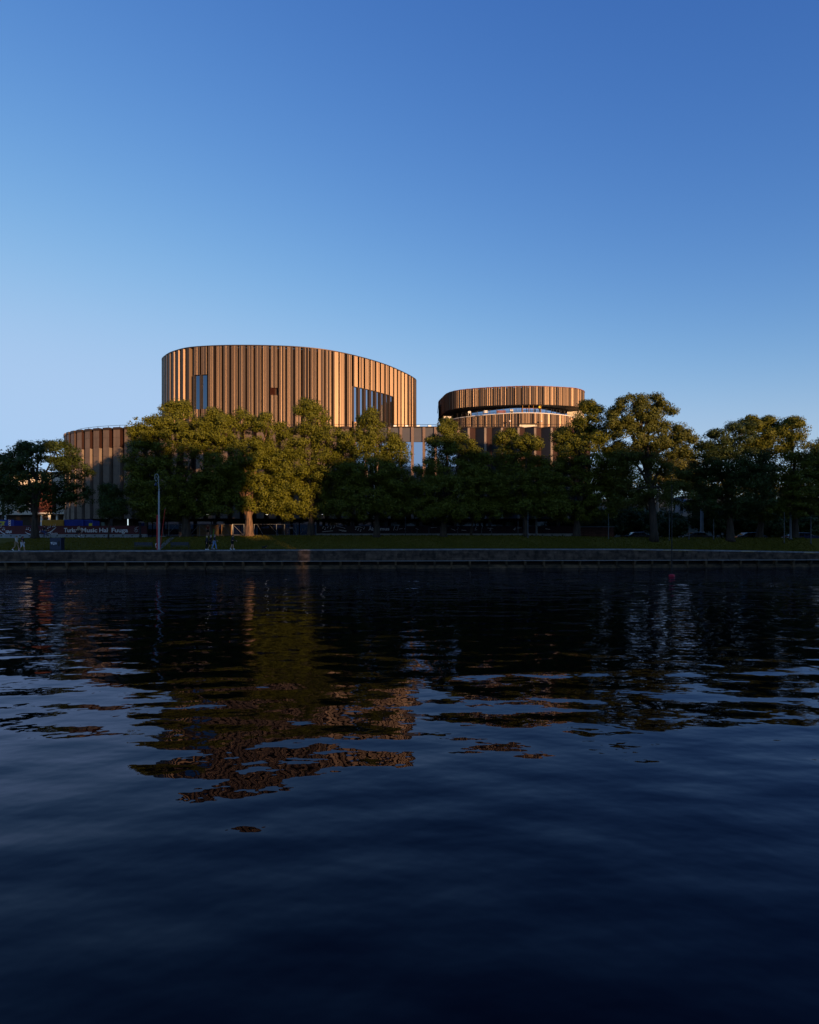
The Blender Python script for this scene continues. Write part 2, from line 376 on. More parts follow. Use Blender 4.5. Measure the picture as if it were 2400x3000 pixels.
# ------------------------------------------------------------------ quay wall
qx0, qx1 = -56.0, 58.0
quay = empty('quay_wall', (0, 71.5, 0), 'long stone quay wall with pale coping along the dark river', 'quay wall')
QO = (0, 71.5, 0)
def qbox(xa, xb, out0, out1, za, zb, inset=0.0):
    """block between two points of the quay line; out = metres in front of the line (towards the viewer)"""
    ya, yb = quay_y(xa), quay_y(xb); m = MB(QO); i = inset
    def zz(z, x): return z(x) if callable(z) else z
    vs = []
    for zf in (za, zb):
        vs += [(xa, ya - out0, zz(zf, xa)), (xb, yb - out0, zz(zf, xb)), (xb, yb - out1, zz(zf, xb)), (xa, ya - out1, zz(zf, xa))]
    # out0 front, out1 back
    m.add(vs, [(0, 3, 2, 1), (4, 5, 6, 7), (0, 1, 5, 4), (1, 2, 6, 5), (2, 3, 7, 6), (3, 0, 4, 7)])
    return m
rq = random.Random(5)
x = qx0
while x < qx1:
    L = 2.05 + rq.uniform(-0.12, 0.12); dz = rq.uniform(-0.012, 0.012)
    qbox(x + 0.02, min(x + L, qx1) - 0.02, 0.06, -0.62, lambda X: cop_z(X) - 0.15 + dz, lambda X: cop_z(X) + dz).build('coping_slab', M['coping'], quay)
    x += L
# backing behind the stones
m = MB(QO)
for k in range(57):
    xa, xb = qx0 + 2 * k, qx0 + 2 * k + 2
    b = qbox(xa, xb, -0.08, -0.9, 0.9, lambda X: cop_z(X) - 0.16); m.add(b.v, b.f)
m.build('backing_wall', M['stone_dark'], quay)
BOT = 0.98
for row, (f0, f1, l0, l1) in enumerate(((0.70, 0.985, 1.3, 2.7), (0.28, 0.685, 1.1, 2.3), (0.02, 0.265, 1.6, 3.0))):
    x = qx0
    while x < qx1:
        k = 1.0 if x < 8 else 0.72
        L = rq.uniform(l0, l1) * k; pr = rq.uniform(-0.015, 0.03)
        z0 = lambda X, f0=f0: BOT + (cop_z(X) - 0.16 - BOT) * f0
        z1 = lambda X, f1=f1: BOT + (cop_z(X) - 0.16 - BOT) * f1
        qbox(x + 0.012, min(x + L, qx1) - 0.012, pr, -0.3, z0, z1).build('stone', M['stone'], quay)
        x += L
m = MB(QO)
for k in range(57):
    xa, xb = qx0 + 2 * k, qx0 + 2 * k + 2
    b = qbox(xa, xb, 0.05, -0.5, 0.91, 0.975); m.add(b.v, b.f)
m.build('ledge', M['ledge'], quay)
m = MB(QO)
for k in range(57):
    xa, xb = qx0 + 2 * k, qx0 + 2 * k + 2
    b = qbox(xa, xb, -0.75, -1.3, -0.6, 0.905); m.add(b.v, b.f)
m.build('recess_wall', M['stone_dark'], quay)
x = qx0
while x < qx1:
    L = 2.28 + rq.uniform(-0.1, 0.1)
    qbox(x + 0.03, x + L - 0.03, -0.32 + rq.uniform(-.02, .02), -0.74, -0.5, 0.40 + rq.uniform(-0.03, 0.03)).build('sheet_beam', M['timber'], quay)
    X = x + rq.uniform(-0.08, 0.08); y = quay_y(X)
    b = MB(QO)                                     # bracket: a raking strut under the ledge
    w_ = 0.11
    b.add([(X - w_, y - 0.02, 0.905), (X + w_, y - 0.02, 0.905), (X + w_, y + 0.74, 0.905), (X - w_, y + 0.74, 0.905),
           (X - w_, y + 0.22, 0.18), (X + w_, y + 0.22, 0.18), (X + w_, y + 0.74, 0.18), (X - w_, y + 0.74, 0.18)],
          [(0, 1, 2, 3), (7, 6, 5, 4), (0, 4, 5, 1), (1, 5, 6, 2), (2, 6, 7, 3), (3, 7, 4, 0)])
    b.build('bracket', M['timber'], quay)
    x += L

# ------------------------------------------------------------------ curves for the round halls
def closed_curve(pts, n=1400, passes=3, win=15):
    p = np.array(pts, float); k = len(p); out = []
    per = n // k
    for i in range(k):
        p0, p1, p2, p3 = p[i - 1], p[i], p[(i + 1) % k], p[(i + 2) % k]
        for t in np.linspace(0, 1, per, endpoint=False):
            out.append(0.5 * ((2 * p1) + (-p0 + p2) * t + (2 * p0 - 5 * p1 + 4 * p2 - p3) * t * t + (-p0 + 3 * p1 - 3 * p2 + p3) * t ** 3))
    c = np.array(out)
    def resample(c, n):
        d = np.linalg.norm(np.roll(c, -1, 0) - c, axis=1); s = np.concatenate([[0], np.cumsum(d)])
        cc = np.vstack([c, c[:1]]); u = np.linspace(0, s[-1], n, endpoint=False)
        return np.stack([np.interp(u, s, cc[:, 0]), np.interp(u, s, cc[:, 1])], 1), s[-1]
    c, L = resample(c, n)
    for _ in range(passes):
        c = sum(np.roll(c, j, 0) for j in range(-win, win + 1)) / (2 * win + 1)
    c, L = resample(c, n)
    t = np.roll(c, -1, 0) - np.roll(c, 1, 0); t /= np.linalg.norm(t, axis=1)[:, None]
    nrm = np.stack([t[:, 1], -t[:, 0]], 1)
    if np.mean(np.sum(nrm * (c - c.mean(0)), 1)) < 0: nrm = -nrm
    return c, nrm, L
class Curve:
    def __init__(s, pts, **k): s.c, s.n, s.L = closed_curve(pts, **k); s.N = len(s.c)
    def at(s, u, d=0.0):
        f = (u / s.L * s.N) % s.N; i = int(f); t = f - i; j = (i + 1) % s.N
        c = s.c[i] * (1 - t) + s.c[j] * t; n = s.n[i] * (1 - t) + s.n[j] * t
        return c[0] + n[0] * d, c[1] + n[1] * d
    def normal_az(s, u):                          # degrees to the right of facing the viewer
        i = int(u / s.L * s.N) % s.N
        return math.degrees(math.atan2(s.n[i][0], -s.n[i][1]))
    def front(s, u): return s.n[int(u / s.L * s.N) % s.N][1] < 0.55
def flute_profile(c, u0, wd, rnd, groove, gd, wb, wg, target, n):
    """outline of one cladding panel after a deep groove: broad faces turned a little away from the evening sun (width wb)
    and slim faces turned towards it (width wg), n of each"""
    pr = [(groove, -gd), (groove + 0.02, 0.0)]
    u = groove + 0.02; rem = wd - u - 0.012
    ws = []
    for k in range(n): ws += [(wb * rnd.uniform(0.6, 1.4), 0), (wg * rnd.uniform(0.5, 1.5), 1)]
    if rnd.random() < 0.4: ws.append((wb * rnd.uniform(0.3, 0.8), 0))
    k = rem / sum(w for w, _ in ws)
    for w_, br in ws:
        w_ *= k; na = c.normal_az(u0 + u)
        tilt = target - na + rnd.uniform(-8, 8) if br else rnd.choice((-14, -20, -6, 2)) - na * 0.4
        tilt = max(-45.0, min(45.0, tilt)); dd = -w_ * math.tan(R(tilt))
        if tilt >= 0: pr += [(u, 0.0), (u + w_ * 0.97, dd)]
        else: pr += [(u, -dd), (u + w_ * 0.97, 0.0)]
        u += w_
    pr.append((wd - 0.005, -gd)); return pr
def fluted(m, c, u0, prof, z0, z1, back=-0.75):
    lo = []; hi = []; bk = []
    for du, d in prof:
        x, y = c.at(u0 + du, d); lo.append((x, y, z0)); hi.append((x, y, z1)); x, y = c.at(u0 + du, back); bk.append((x, y))
    n = len(prof); vs = lo + hi + [(a, b, z1) for a, b in bk] + [(a, b, z0) for a, b in bk]
    fs = []
    for i in range(n - 1):
        fs += [(i, i + 1, n + i + 1, n + i), (n + i, n + i + 1, 2 * n + i + 1, 2 * n + i), (3 * n + i, 3 * n + i + 1, i + 1, i)]
    m.add(vs, fs)
def ring(m, c, d0, d1, z0, z1, n=160, u0=0.0, u1=None, closed=True):
    u1 = c.L if u1 is None else u1
    us = [u0 + (u1 - u0) * k / n for k in range(n + (0 if closed else 1))]
    vs = []
    for u in us:
        a = c.at(u, d0); b = c.at(u, d1)
        vs += [(*a, z0), (*b, z0), (*b, z1), (*a, z1)]
    k = len(us); fs = []
    for i in range(k if closed else k - 1):
        j = (i + 1) % k
        for e in range(4): fs.append((4 * i + e, 4 * i + (e + 1) % 4, 4 * j + (e + 1) % 4, 4 * j + e))
    if not closed: fs += [(0, 1, 2, 3), (4 * k - 1, 4 * k - 2, 4 * k - 3, 4 * k - 4)]
    m.add(vs, fs)
def disc(m, c, d, z, n=160):
    m.add([(*c.at(c.L * k / n, d), z) for k in range(n)], [tuple(range(n))])
def px_of(x, y): return 1200 + F * x / y

# ------------------------------------------------------------------ big concert hall
HB = 40.4; HB0 = 22.6
_pr = [(474,1056),(485,1040),(496,1032.5),(520,1024),(557,1016),(636,1011),(728,1010),(821,1012),(891,1016),(960,1024),(1030,1038),(1099,1056.5),(1146,1073),(1192,1094),(1211,1105),(1221,1114)]
pts = []
for px, py in _pr:
    Y = (HB - CZ) * F / (HY - py); pts.append((wx(px, Y), Y))
pts += [(0.6, 143), (-3, 149.5), (-10, 155), (-20, 157.5), (-31, 156), (-41, 150.5), (-48.5, 142), (-52.3, 131)]
cb = Curve(pts, win=9, passes=2)
HO = (-25, 133, HB0)
hall = empty('concert_hall', HO, 'largest drum, oval hall clad in bronze fins rising behind the trees', 'concert hall')
m = MB(HO); ring(m, cb, -0.8, -1.2, HB0 - 0.3, HB - 0.3); m.build('inner_wall', M['core'], hall)
m = MB(HO); disc(m, cb, -1.0, HB - 0.6); m.build('roof', M['roof'], hall)
m = MB(HO); ring(m, cb, -1.15, 0.02, HB - 0.16, HB); m.build('roof_edge', M['bronze_dark'], hall)
nm = round(cb.L / 1.5); wm = cb.L / nm
rh = random.Random(21)
ZW0, ZW1 = 27.0, 34.1          # right window
ZV0, ZV1 = 28.3, 34.9          # left window
slot = 0
for i in range(nm):
    u0 = i * wm; mid = cb.at(u0 + wm / 2)
    px = px_of(*mid); vis = cb.front(u0 + wm / 2)
    m = MB(HO); na = cb.normal_az(u0 + wm / 2)
    if not vis:
        fluted(m, cb, u0, [(0, -.4), (.3, -.4), (.32, 0), (wm, 0), (wm, -.4)], HB0, HB - 0.17); m.build('cladding_panel', M['bronze'], hall); continue
    if px < 556:
        e = rh.uniform(-0.06, 0.06); pr = [(0.02, -0.62), (0.05, 0.0), (0.72 + e, 0.0), (1.08 + e, -0.62), (wm - 0.01, -0.64)]
    elif px < 880: pr = flute_profile(cb, u0, wm, rh, 0.27, 0.75, 0.19, 0.060, 21, rh.choice((4, 5)))
    elif px < 1010: pr = flute_profile(cb, u0, wm, rh, 0.26, 0.75, 0.34, 0.07, 21, rh.choice((2, 3)))
    elif px < 1160: pr = flute_profile(cb, u0, wm, rh, 0.42, 0.78, 0.20, 0.17, 24, 3)
    else: pr = flute_profile(cb, u0, wm, rh, 0.45, 0.7, 0.5, 0.22, 26, 1)
    lwin = 562 < px < 607 and vis; rwin = 1026 < px < 1150 and vis
    if lwin or rwin:
        za, zb = (ZV0, ZV1) if lwin else (ZW0, ZW1)
        fluted(m, cb, u0, pr, zb, HB - 0.17); m.build('cladding_panel', M['bronze'], hall)
        m = MB(HO); fluted(m, cb, u0, pr, HB0, za); m.build('cladding_panel', M['bronze'], hall)
        b = MB(HO)                                # deep fin beside the glass
        fw = 0.62 if rwin else 0.42
        vs = [(*cb.at(u0 + a, d), z) for z in (za, zb) for a, d in ((0.02, -0.02), (fw, -0.02), (fw, -0.36), (0.02, -0.36))]
        b.add(vs, [(0, 1, 5, 4), (1, 2, 6, 5), (2, 3, 7, 6), (3, 0, 4, 7)])
        wn_ = b.build('window', M['bronze_dark'] if rwin else M['bronze'], hall)
        b = MB(HO); b.add([(*cb.at(u0 + a, -0.34), z) for z in (za, zb) for a in (fw + 0.01, wm)], [(0, 1, 3, 2)])
        b.build('pane', M['glass_blue'] if rwin else M['glass'], wn_)
        b = MB(HO)
        for a in (fw + 0.02, wm - 0.09):
            vs = [(*cb.at(u0 + a + e, d), z) for z in (za, zb) for e, d in ((0, -0.26), (0.07, -0.26), (0.07, -0.33), (0, -0.33))]
            b.add(vs, [(0, 1, 5, 4), (1, 2, 6, 5), (2, 3, 7, 6), (3, 0, 4, 7)])
        b.build('frame', M['mullion'], wn_)
    elif 788 < px < 812 and slot == 0:
        slot = 1
        fluted(m, cb, u0, pr, 32.3, HB - 0.17); m.build('cladding_panel', M['bronze'], hall)
        m = MB(HO); fluted(m, cb, u0, pr, HB0, 30.9); m.build('cladding_panel', M['bronze'], hall)
        b = MB(HO)
        for k in range(9):
            z = 30.95 + k * 0.15
            vs = [(*cb.at(u0 + a, d), zz) for a, d, zz in ((.15, -.1, z), (wm - .15, -.1, z), (wm - .15, -.4, z + .12), (.15, -.4, z + .12))]
            b.add(vs, [(0, 1, 2, 3)])
        b.build('louvre_vent', M['rust'], hall)
    else:
        fluted(m, cb, u0, pr, HB0, HB - 0.17); m.build('cladding_panel', M['bronze'], hall)

# ------------------------------------------------------------------ smaller oval hall
ZT, ZBt = 35.9, 32.0
_pu = [(1297,1164),(1311,1152),(1338,1144),(1379,1139),(1433.5,1135),(1488,1132.6),(1542,1131),(1597,1131.8),(1651.5,1134.5),(1684,1137),(1706,1142.7),(1713,1150)]
pu = []
for px, py in _pu:
    Y = (ZT - CZ) * F / (HY - py); pu.append((wx(px, Y), Y))
pu += [(38.9, 136), (37, 144), (31, 149.5), (22, 152), (13, 150.5), (8.0, 146), (6.9, 140.5)]
cu = Curve(pu, win=9, passes=2)
_pl = [(1300,1240),(1319,1230),(1352,1223),(1406,1217),(1488,1211),(1542,1209.5),(1597,1211),(1651,1216),(1676,1221),(1690,1227)]
ZL = 30.17
pl = []
for px, py in _pl:
    Y = (ZL - CZ) * F / (HY - py); pl.append((wx(px, Y), Y))
pl += [(36.5, 140), (32, 145), (24, 146), (15, 145), (9.5, 141)]
cl = Curve(pl, win=9, passes=2)
SO = (22, 135, HB0)
small = empty('oval_hall', SO, 'smaller oval hall with a terrace between two bronze fin rings', 'concert hall')
m = MB(SO); ring(m, cu, -0.5, -0.9, ZBt, ZT - 0.2); m.build('inner_wall', M['core'], small)
m = MB(SO); disc(m, cu, -0.5, ZT - 0.3); m.build('roof', M['roof'], small)
m = MB(SO); disc(m, cu, -0.02, ZBt - 0.02); m.build('soffit', M['core'], small)
m = MB(SO); ring(m, cu, -0.6, 0.05, ZT - 0.05, ZT + 0.05); m.build('roof_edge', M['rust'], small)
rs = random.Random(4)
def finned_ring(c, z0, z1, name, wd0, front_only=True, teeth=4):
    n = round(c.L / wd0); wd = c.L / n
    for i in range(n):
        u0 = i * wd; m = MB(SO)
        if not c.front(u0 + wd / 2):
            fluted(m, c, u0, [(0, -.1), (.1, -.1), (.11, 0), (wd, 0)], z0, z1, -0.5); m.build(name, M['bronze'], small); continue
        na = c.normal_az(u0 + wd / 2)
        pr = flute_profile(c, u0, wd, rs, 0.11, 0.40, 0.26, 0.10, 23, 3) if na < 12 else flute_profile(c, u0, wd, rs, 0.08, 0.3, 0.42, 0.12, 25, 2)
        fluted(m, c, u0, pr, z0, z1, -0.5); m.build(name, M['bronze'], small)
        if z1 > 33:                                # small red-brown clip at the top edge of each panel
            b = MB(SO)
            vs = [(*c.at(u0 + a, d), z) for z in (z1 + 0.003, z1 + 0.13) for a, d in ((.2, .07), (.75, .07), (.75, -.3), (.2, -.3))]
            b.add(vs, [(0, 1, 5, 4), (1, 2, 6, 5), (2, 3, 7, 6), (3, 0, 4, 7), (4, 5, 6, 7)])
            b.build('edge_clip', M['rust'], small)
finned_ring(cu, ZBt, ZT - 0.06, 'cladding_panel', 1.5)
finned_ring(cl, HB0, ZL - 0.1, 'cladding_panel', 1.45)
m = MB(SO); ring(m, cl, -0.9, 0.10, ZL - 0.09, ZL + 0.06); m.build('terrace_edge', M['pale_trim'], small)
m = MB(SO); disc(m, cl, -0.5, ZL - 0.05); m.build('terrace_floor', M['roof'], small)
# recessed glass wall of the terrace
ug = [k * cl.L / 260 for k in range(260)]
panes = [u for u in ug if cl.front(u) and 1352 < px_of(*cl.at(u, -1.9)) < 1664]
ua, ub = min(panes), max(panes)
if ub - ua > cl.L * 0.6:                           # the run wraps past the seam
    sh = cl.L / 2; panes = [u if u > sh else u + cl.L for u in panes]; ua, ub = min(panes), max(panes)
npn = 27
for k in range(npn):
    a = ua + (ub - ua) * k / npn; b_ = ua + (ub - ua) * (k + 1) / npn
    m = MB(SO); m.add([(*cl.at(a + 0.03, -1.9), ZL + 0.05), (*cl.at(b_ - 0.03, -1.9), ZL + 0.05), (*cl.at(b_ - 0.03, -1.9), ZBt - 0.05), (*cl.at(a + 0.03, -1.9), ZBt - 0.05)], [(0, 1, 2, 3)])
    g = m.build('terrace_window', M['glass_blue'], small)
    m = MB(SO); p0 = cl.at(a, -1.85); m.beam((*p0, ZL + 0.05), (*p0, ZBt - 0.05), 0.07); m.build('mullion', M['mullion'], g)
m = MB(SO); ring(m, cl, -2.3, -2.5, ZL, ZBt - 0.03); m.build('inner_wall', M['core'], small)
# pale wall at the terrace ends
for pa, pb in ((1662, 1712), (1300, 1322)):
    m = MB(SO); Ya = 131.0
    m.box(wx(pa, Ya), wx(pb, Ya), Ya, Ya + 0.3, ZL - 1.2, (ZBt - 0.03) if pa > 1500 else ZL + 0.5); m.build('side_wall', M['cream_wall'], small)
# glazed left flank
m = MB(SO)
x0, y0 = cu.at(0, 0)
fl = [(6.75, 137.2), (7.0, 147.0)]
for k in range(6):
    t0, t1 = k / 6, (k + 1) / 6
    b = MB(SO); P0 = [fl[0][i] + (fl[1][i] - fl[0][i]) * t0 for i in (0, 1)]; P1 = [fl[0][i] + (fl[1][i] - fl[0][i]) * t1 for i in (0, 1)]
    b.add([(P0[0], P0[1], HB0), (P1[0], P1[1], HB0), (P1[0], P1[1], ZT - 1.2), (P0[0], P0[1], ZT - 1.2)], [(0, 1, 2, 3)])
    g = b.build('side_window', M['glass'], small)
    b = MB(SO)
    for z in (HB0 + 0.05, 25.5, 28.5, 31.5, ZT - 1.2): b.beam((P0[0] - .02, P0[1], z), (P1[0] - .02, P1[1], z), 0.08)
    b.build('frame', M['mullion'], g)
# terrace railing
m = MB(SO); us = [ua - 3 + (ub - ua + 6) * k / 90 for k in range(91)]
m.path([(*cl.at(u, -0.25), ZL + 1.1) for u in us], 0.03, 5)
m.path([(*cl.at(u, -0.25), ZL + 0.55) for u in us], 0.015, 4)
rail = m.build('terrace_railing', M['mullion'], small)
for u in us[::3]:
    m = MB(SO); p = cl.at(u, -0.25); m.beam((*p, ZL), (*p, ZL + 1.1), 0.05); m.build('post', M['mullion'], rail)
# doorway in the lower ring: a pale splayed recess
for (pa, pb, py0, py1) in ((1522, 1572, 1241, 1262),):
    Y = 124.75
    m = MB(SO); xa, xb = wx(pa, Y), wx(pb, Y); z1 = wz(py0, Y)
    m.add([(xa, Y, HB0), (xb, Y, HB0), (xb, Y, z1 - .25), (xa, Y, z1)], [(0, 1, 2, 3)])
    d = m.build('door_recess', M['cream_wall'], small)
    m = MB(SO); m.box(wx(1548, Y), wx(1560, Y), Y - 0.05, Y - 0.01, HB0, z1 - 0.9); m.build('door', M['core'], d)
    m = MB(SO); m.box(xa - 0.1, xb + 0.1, Y - 0.35, Y + 0.1, z1 - 0.1, z1); m.build('canopy', M['core'], d)
def wall_lamp(px, py, Y=124.7):
    m = MB(); X = wx(px, Y); Z = wz(py, Y)
    t = empty('wall_lamp', (X, Y, Z), None, 'wall lamp', 'wall lamps on the lower ring')
    m.box(-0.15, 0.15, -0.3, 0, -0.14, 0.16); m.build('lamp_head', M['pale_trim'], t)
    m = MB(); m.beam((0, 0.05, -0.2), (0, 0.05, -1.2), 0.06); m.build('bracket', M['mullion'], t); return t
wall_lamp(1494, 1234)['label'] = 'white wall lamp left of the pale doorway on the lower ring'
wall_lamp(1586, 1235)['label'] = 'white wall lamp right of the pale doorway on the lower ring'

# things on the terrace: yellow lifting cage with a worker, red and white barriers
Yt = 124.9
lift = empty('lift_cage', (wx(1561, Yt), Yt + 0.9, ZL + 0.06), 'yellow tubular work cage standing on the terrace', 'work platform')
m = MB(); hw = 1.95
for (a, b) in (((-hw, 0), (hw, 0)), ((-hw, 1.1), (hw, 1.1)), ((-hw, 1.75), (hw, 1.75))): m.path([(a[0], 0, a[1]), (b[0], 0, b[1])], 0.05, 5)
for xx in (-hw, -0.6, 0.35, hw): m.path([(xx, 0, 0), (xx, 0, 1.75)], 0.05, 5)
m.build('front_frame', M['yellow_paint'], lift)
m = MB()
for xx in (-hw, hw): m.path([(xx, 0, 0), (xx, 0.9, 0), (xx, 0.9, 1.1), (xx, 0, 1.1)], 0.04, 5)
m.build('side_frame', M['yellow_paint'], lift)
m = MB(); m.box(-hw, hw, 0, 0.9, 0.0, 0.06); m.build('floor_plate', M['steel'], lift)
def barrier(px0, px1, c, label):
    Y = 125.9; t = empty('barrier', (wx((px0 + px1) / 2, Y), Y, ZL + 0.06), label, 'barrier', 'barriers on the terrace')
    h = (px1 - px0) / F * Y / 2
    for z in (0.12, 0.40):
        m = MB(); m.box(-h, h, -0.03, 0.03, z, z + 0.24); m.build('board', M[c], t)
    for s in (-1, 1):
        m = MB(); m.box(s * h * 0.8 - 0.05, s * h * 0.8 + 0.05, -0.25, 0.25, 0, 0.06); m.box(s * h * 0.8 - 0.03, s * h * 0.8 + 0.03, -0.06, -0.032, 0.06, 0.62); m.build('foot', M['dark_metal'], t)
barrier(1456, 1482, 'rust', 'red slatted barrier left of the yellow cage on the terrace')
barrier(1418, 1430, 'pale_trim', 'white barrier board on the terrace left of the red barrier')
for px, lab in ((1376, 'leftmost white cafe chair on the terrace behind the railing'), (1500, 'white cafe chair on the terrace between red barrier and yellow cage')):
    Y = 126.0 if px > 1480 else 128.0; t = empty('terrace_chair', (wx(px, Y), Y, ZL + 0.06), lab, 'chair', 'chairs on the terrace')
    m = MB(); m.box(-.3, .3, -.3, .3, .42, .48); m.build('seat', M['pale_trim'], t)
    m = MB(); m.box(-.3, .3, .26, .31, .48, 1.0); m.build('backrest', M['pale_trim'], t)
    for sx in (-.26, .26):
        for sy in (-.26, .26): m = MB(); m.beam((sx, sy, 0), (sx, sy, .42), .04); m.build('leg', M['pale_trim'], t)

# ------------------------------------------------------------------ theatre podium with folded facade
PT = 22.9
TO = (-15, 102, 3.8)
pod = empty('theatre', TO, 'long dark theatre block with folded concrete facade below the drums', 'theatre')
left_line = [(-67.5, 121), (-66.3, 114), (-63.9, 109), (-60.6, 105.8), (-57.6, 104.2), (-54.5, 103), (-50, 102), (-44, 101.6), (-36, 101.5), (-9.6, 101.5)]
right_line = [(8.6, 101.5), (31.5, 101.5)]
class Line:
    def __init__(s, p, smooth=True):
        q = np.array(p, float)
        if smooth and len(q) > 2:
            out = []
            for i in range(len(q) - 1):
                p0, p1, p2, p3 = q[max(i - 1, 0)], q[i], q[i + 1], q[min(i + 2, len(q) - 1)]
                for t in np.linspace(0, 1, 12, endpoint=False):
                    out.append(0.5 * ((2 * p1) + (-p0 + p2) * t + (2 * p0 - 5 * p1 + 4 * p2 - p3) * t * t + (-p0 + 3 * p1 - 3 * p2 + p3) * t ** 3))
            out.append(q[-1]); q = np.array(out)
        s.q = q; d = np.linalg.norm(np.diff(q, axis=0), axis=1); s.s = np.concatenate([[0], np.cumsum(d)]); s.L = s.s[-1]
    def at(s, u, d=0.0):
        i = int(np.clip(np.searchsorted(s.s, u) - 1, 0, len(s.q) - 2)); t = (u - s.s[i]) / (s.s[i + 1] - s.s[i])
        p = s.q[i] + (s.q[i + 1] - s.q[i]) * t; e = (s.q[i + 1] - s.q[i]); e = e / np.linalg.norm(e)
        return p[0] + e[1] * d, p[1] - e[0] * d
ZF0 = 7.0
LL = Line(left_line)
def wall_piece(name, pa, pb, z0, z1, material, parent=pod, thick=0.18, bev=0.012):
    """upright slab between two plan points, its face towards the viewer"""
    dx, dy = pb[0] - pa[0], pb[1] - pa[1]; L = math.hypot(dx, dy); nx, ny = dy / L, -dx / L
    m = MB(TO); vs = []
    for z in (z0 + bev, z1 - bev):
        vs += [(pa[0] + dx * .004, pa[1] + dy * .004, z), (pb[0] - dx * .004, pb[1] - dy * .004, z), (pb[0] - nx * thick, pb[1] - ny * thick, z), (pa[0] - nx * thick, pa[1] - ny * thick, z)]
    m.add(vs, [(3, 2, 1, 0), (4, 5, 6, 7), (0, 1, 5, 4), (1, 2, 6, 5), (2, 3, 7, 6), (3, 0, 4, 7)])
    return m.build(name, material, parent)
rp = random.Random(9)
pitch = 2.1; nf = round(LL.L / pitch); pitch = LL.L / nf; DEP = 0.95
backline = []
for i in range(nf):
    u = i * pitch
    a = LL.at(u, 0); b = LL.at(u + pitch * 0.60, 0); c = LL.at(u + pitch * 0.62, -DEP * 0.9); d = LL.at(u + pitch * 0.995, -0.03)
    backline += [LL.at(u, -1.15), LL.at(u + pitch * 0.6, -1.15)]
    pxm = px_of(*b)
    if pxm < 400:                                   # the open left part: separate storey-high panels
        zz = [ZF0] + [ZF0 + 1.2 + k * 1.62 for k in range(9)] + [PT - 0.45]
        zz = [z for z in zz if z <= PT - 0.44]
        for z0, z1 in zip(zz[:-1], zz[1:]):
            wall_piece('facade_panel', a, b, z0, z1, M['fold_brown'])
            wall_piece('facade_panel', c, d, z0, z1, M['fold_red'] if z1 > 19.5 else M['fold_brown'])
        wall_piece('facade_return', b, c, ZF0, 19.4, M['fold_lit']); wall_piece('facade_return', b, c, 19.42, PT - 0.45, M['fold_red'])
    else:
        wall_piece('facade_panel', a, b, ZF0, PT - 0.45, M['fold_brown'])
        wall_piece('facade_panel', c, d, ZF0, PT - 0.45, M['fold_red'])
        wall_piece('facade_return', b, c, ZF0, PT - 0.45, M['fold_shaded'])
    m = MB(TO)
    poly = [LL.at(u, 0.1), LL.at(u + pitch * 0.62, 0.1), LL.at(u + pitch * 0.64, -DEP * 0.8), LL.at(u + pitch, 0.07), LL.at(u + pitch, -1.3), LL.at(u, -1.3)]
    m.prism(poly, PT - 0.44, PT - 0.02); m.build('parapet_cap', M['bronze_dark'], pod)
# right folds
RL = Line(right_line, False)
pr_ = 2.72; nr = int(RL.L // pr_); pr_ = RL.L / nr
for i in range(nr):
    u = i * pr_
    a = RL.at(u, -0.95); b = RL.at(u + pr_ * 0.50, 0); c = RL.at(u + pr_ * 0.63, 0); d = RL.at(u + pr_, -0.95)
    wall_piece('facade_panel', a, b, ZF0, PT - 0.25, M['fold_shaded'])
    wall_piece('facade_edge', b, c, ZF0, PT - 0.25, M['fold_lit'])
    wall_piece('facade_panel', c, d, ZF0, PT - 0.25, M['fold_red'])
    m = MB(TO)
    m.prism([RL.at(u, -0.85), RL.at(u + pr_ * .5, 0.08), RL.at(u + pr_ * .63, 0.08), RL.at(u + pr_, -0.85), RL.at(u + pr_, -1.3), RL.at(u, -1.3)], PT - 0.24, PT - 0.02)
    m.build('parapet_cap', M['bronze_dark'], pod)
# central glazed part
cx0, cx1 = -9.5, 8.5; bay = 1.93; nb_ = round((cx1 - cx0) / bay); bay = (cx1 - cx0) / nb_
Yc = 102.0
for i in range(nb_ + 1):
    X = cx0 + i * bay
    for z0, z1 in ((ZF0, 11.0), (11.0, 15.5), (15.5, 18.2), (18.2, PT - 0.1)):
        m = MB(TO); m.box(X - 0.24, X + 0.24, Yc - 0.35, Yc + 0.1, z0 + 0.01, z1 - 0.01); m.build('pilaster', M['pilaster'], pod)
    if i < nb_:
        m = MB(TO); m.box(X + 0.25, X + bay - 0.25, Yc - 0.1, Yc + 0.1, 20.3, PT - 0.12); m.build('spandrel_panel', M['spandrel'], pod)
        for z0, z1 in ((ZF0, 11.4), (11.5, 15.9), (16.0, 20.25)):
            m = MB(TO); m.box(X + 0.25, X + bay - 0.25, Yc - 0.06, Yc + 0.02, z0, z1); m.build('window', M['glass_blue'], pod)
        m = MB(TO); m.box(X + bay / 2 - 0.25, X + bay / 2 + 0.25, Yc - 0.4, Yc + 0.2, PT + 0.0, PT + 0.22); m.build('roof_block', M['white'], pod)
m = MB(TO); m.box(cx0 - 0.3, cx1 + 0.3, Yc - 0.42, Yc + 0.6, PT - 0.11, PT - 0.005); m.build('parapet_cap', M['bronze_dark'], pod)
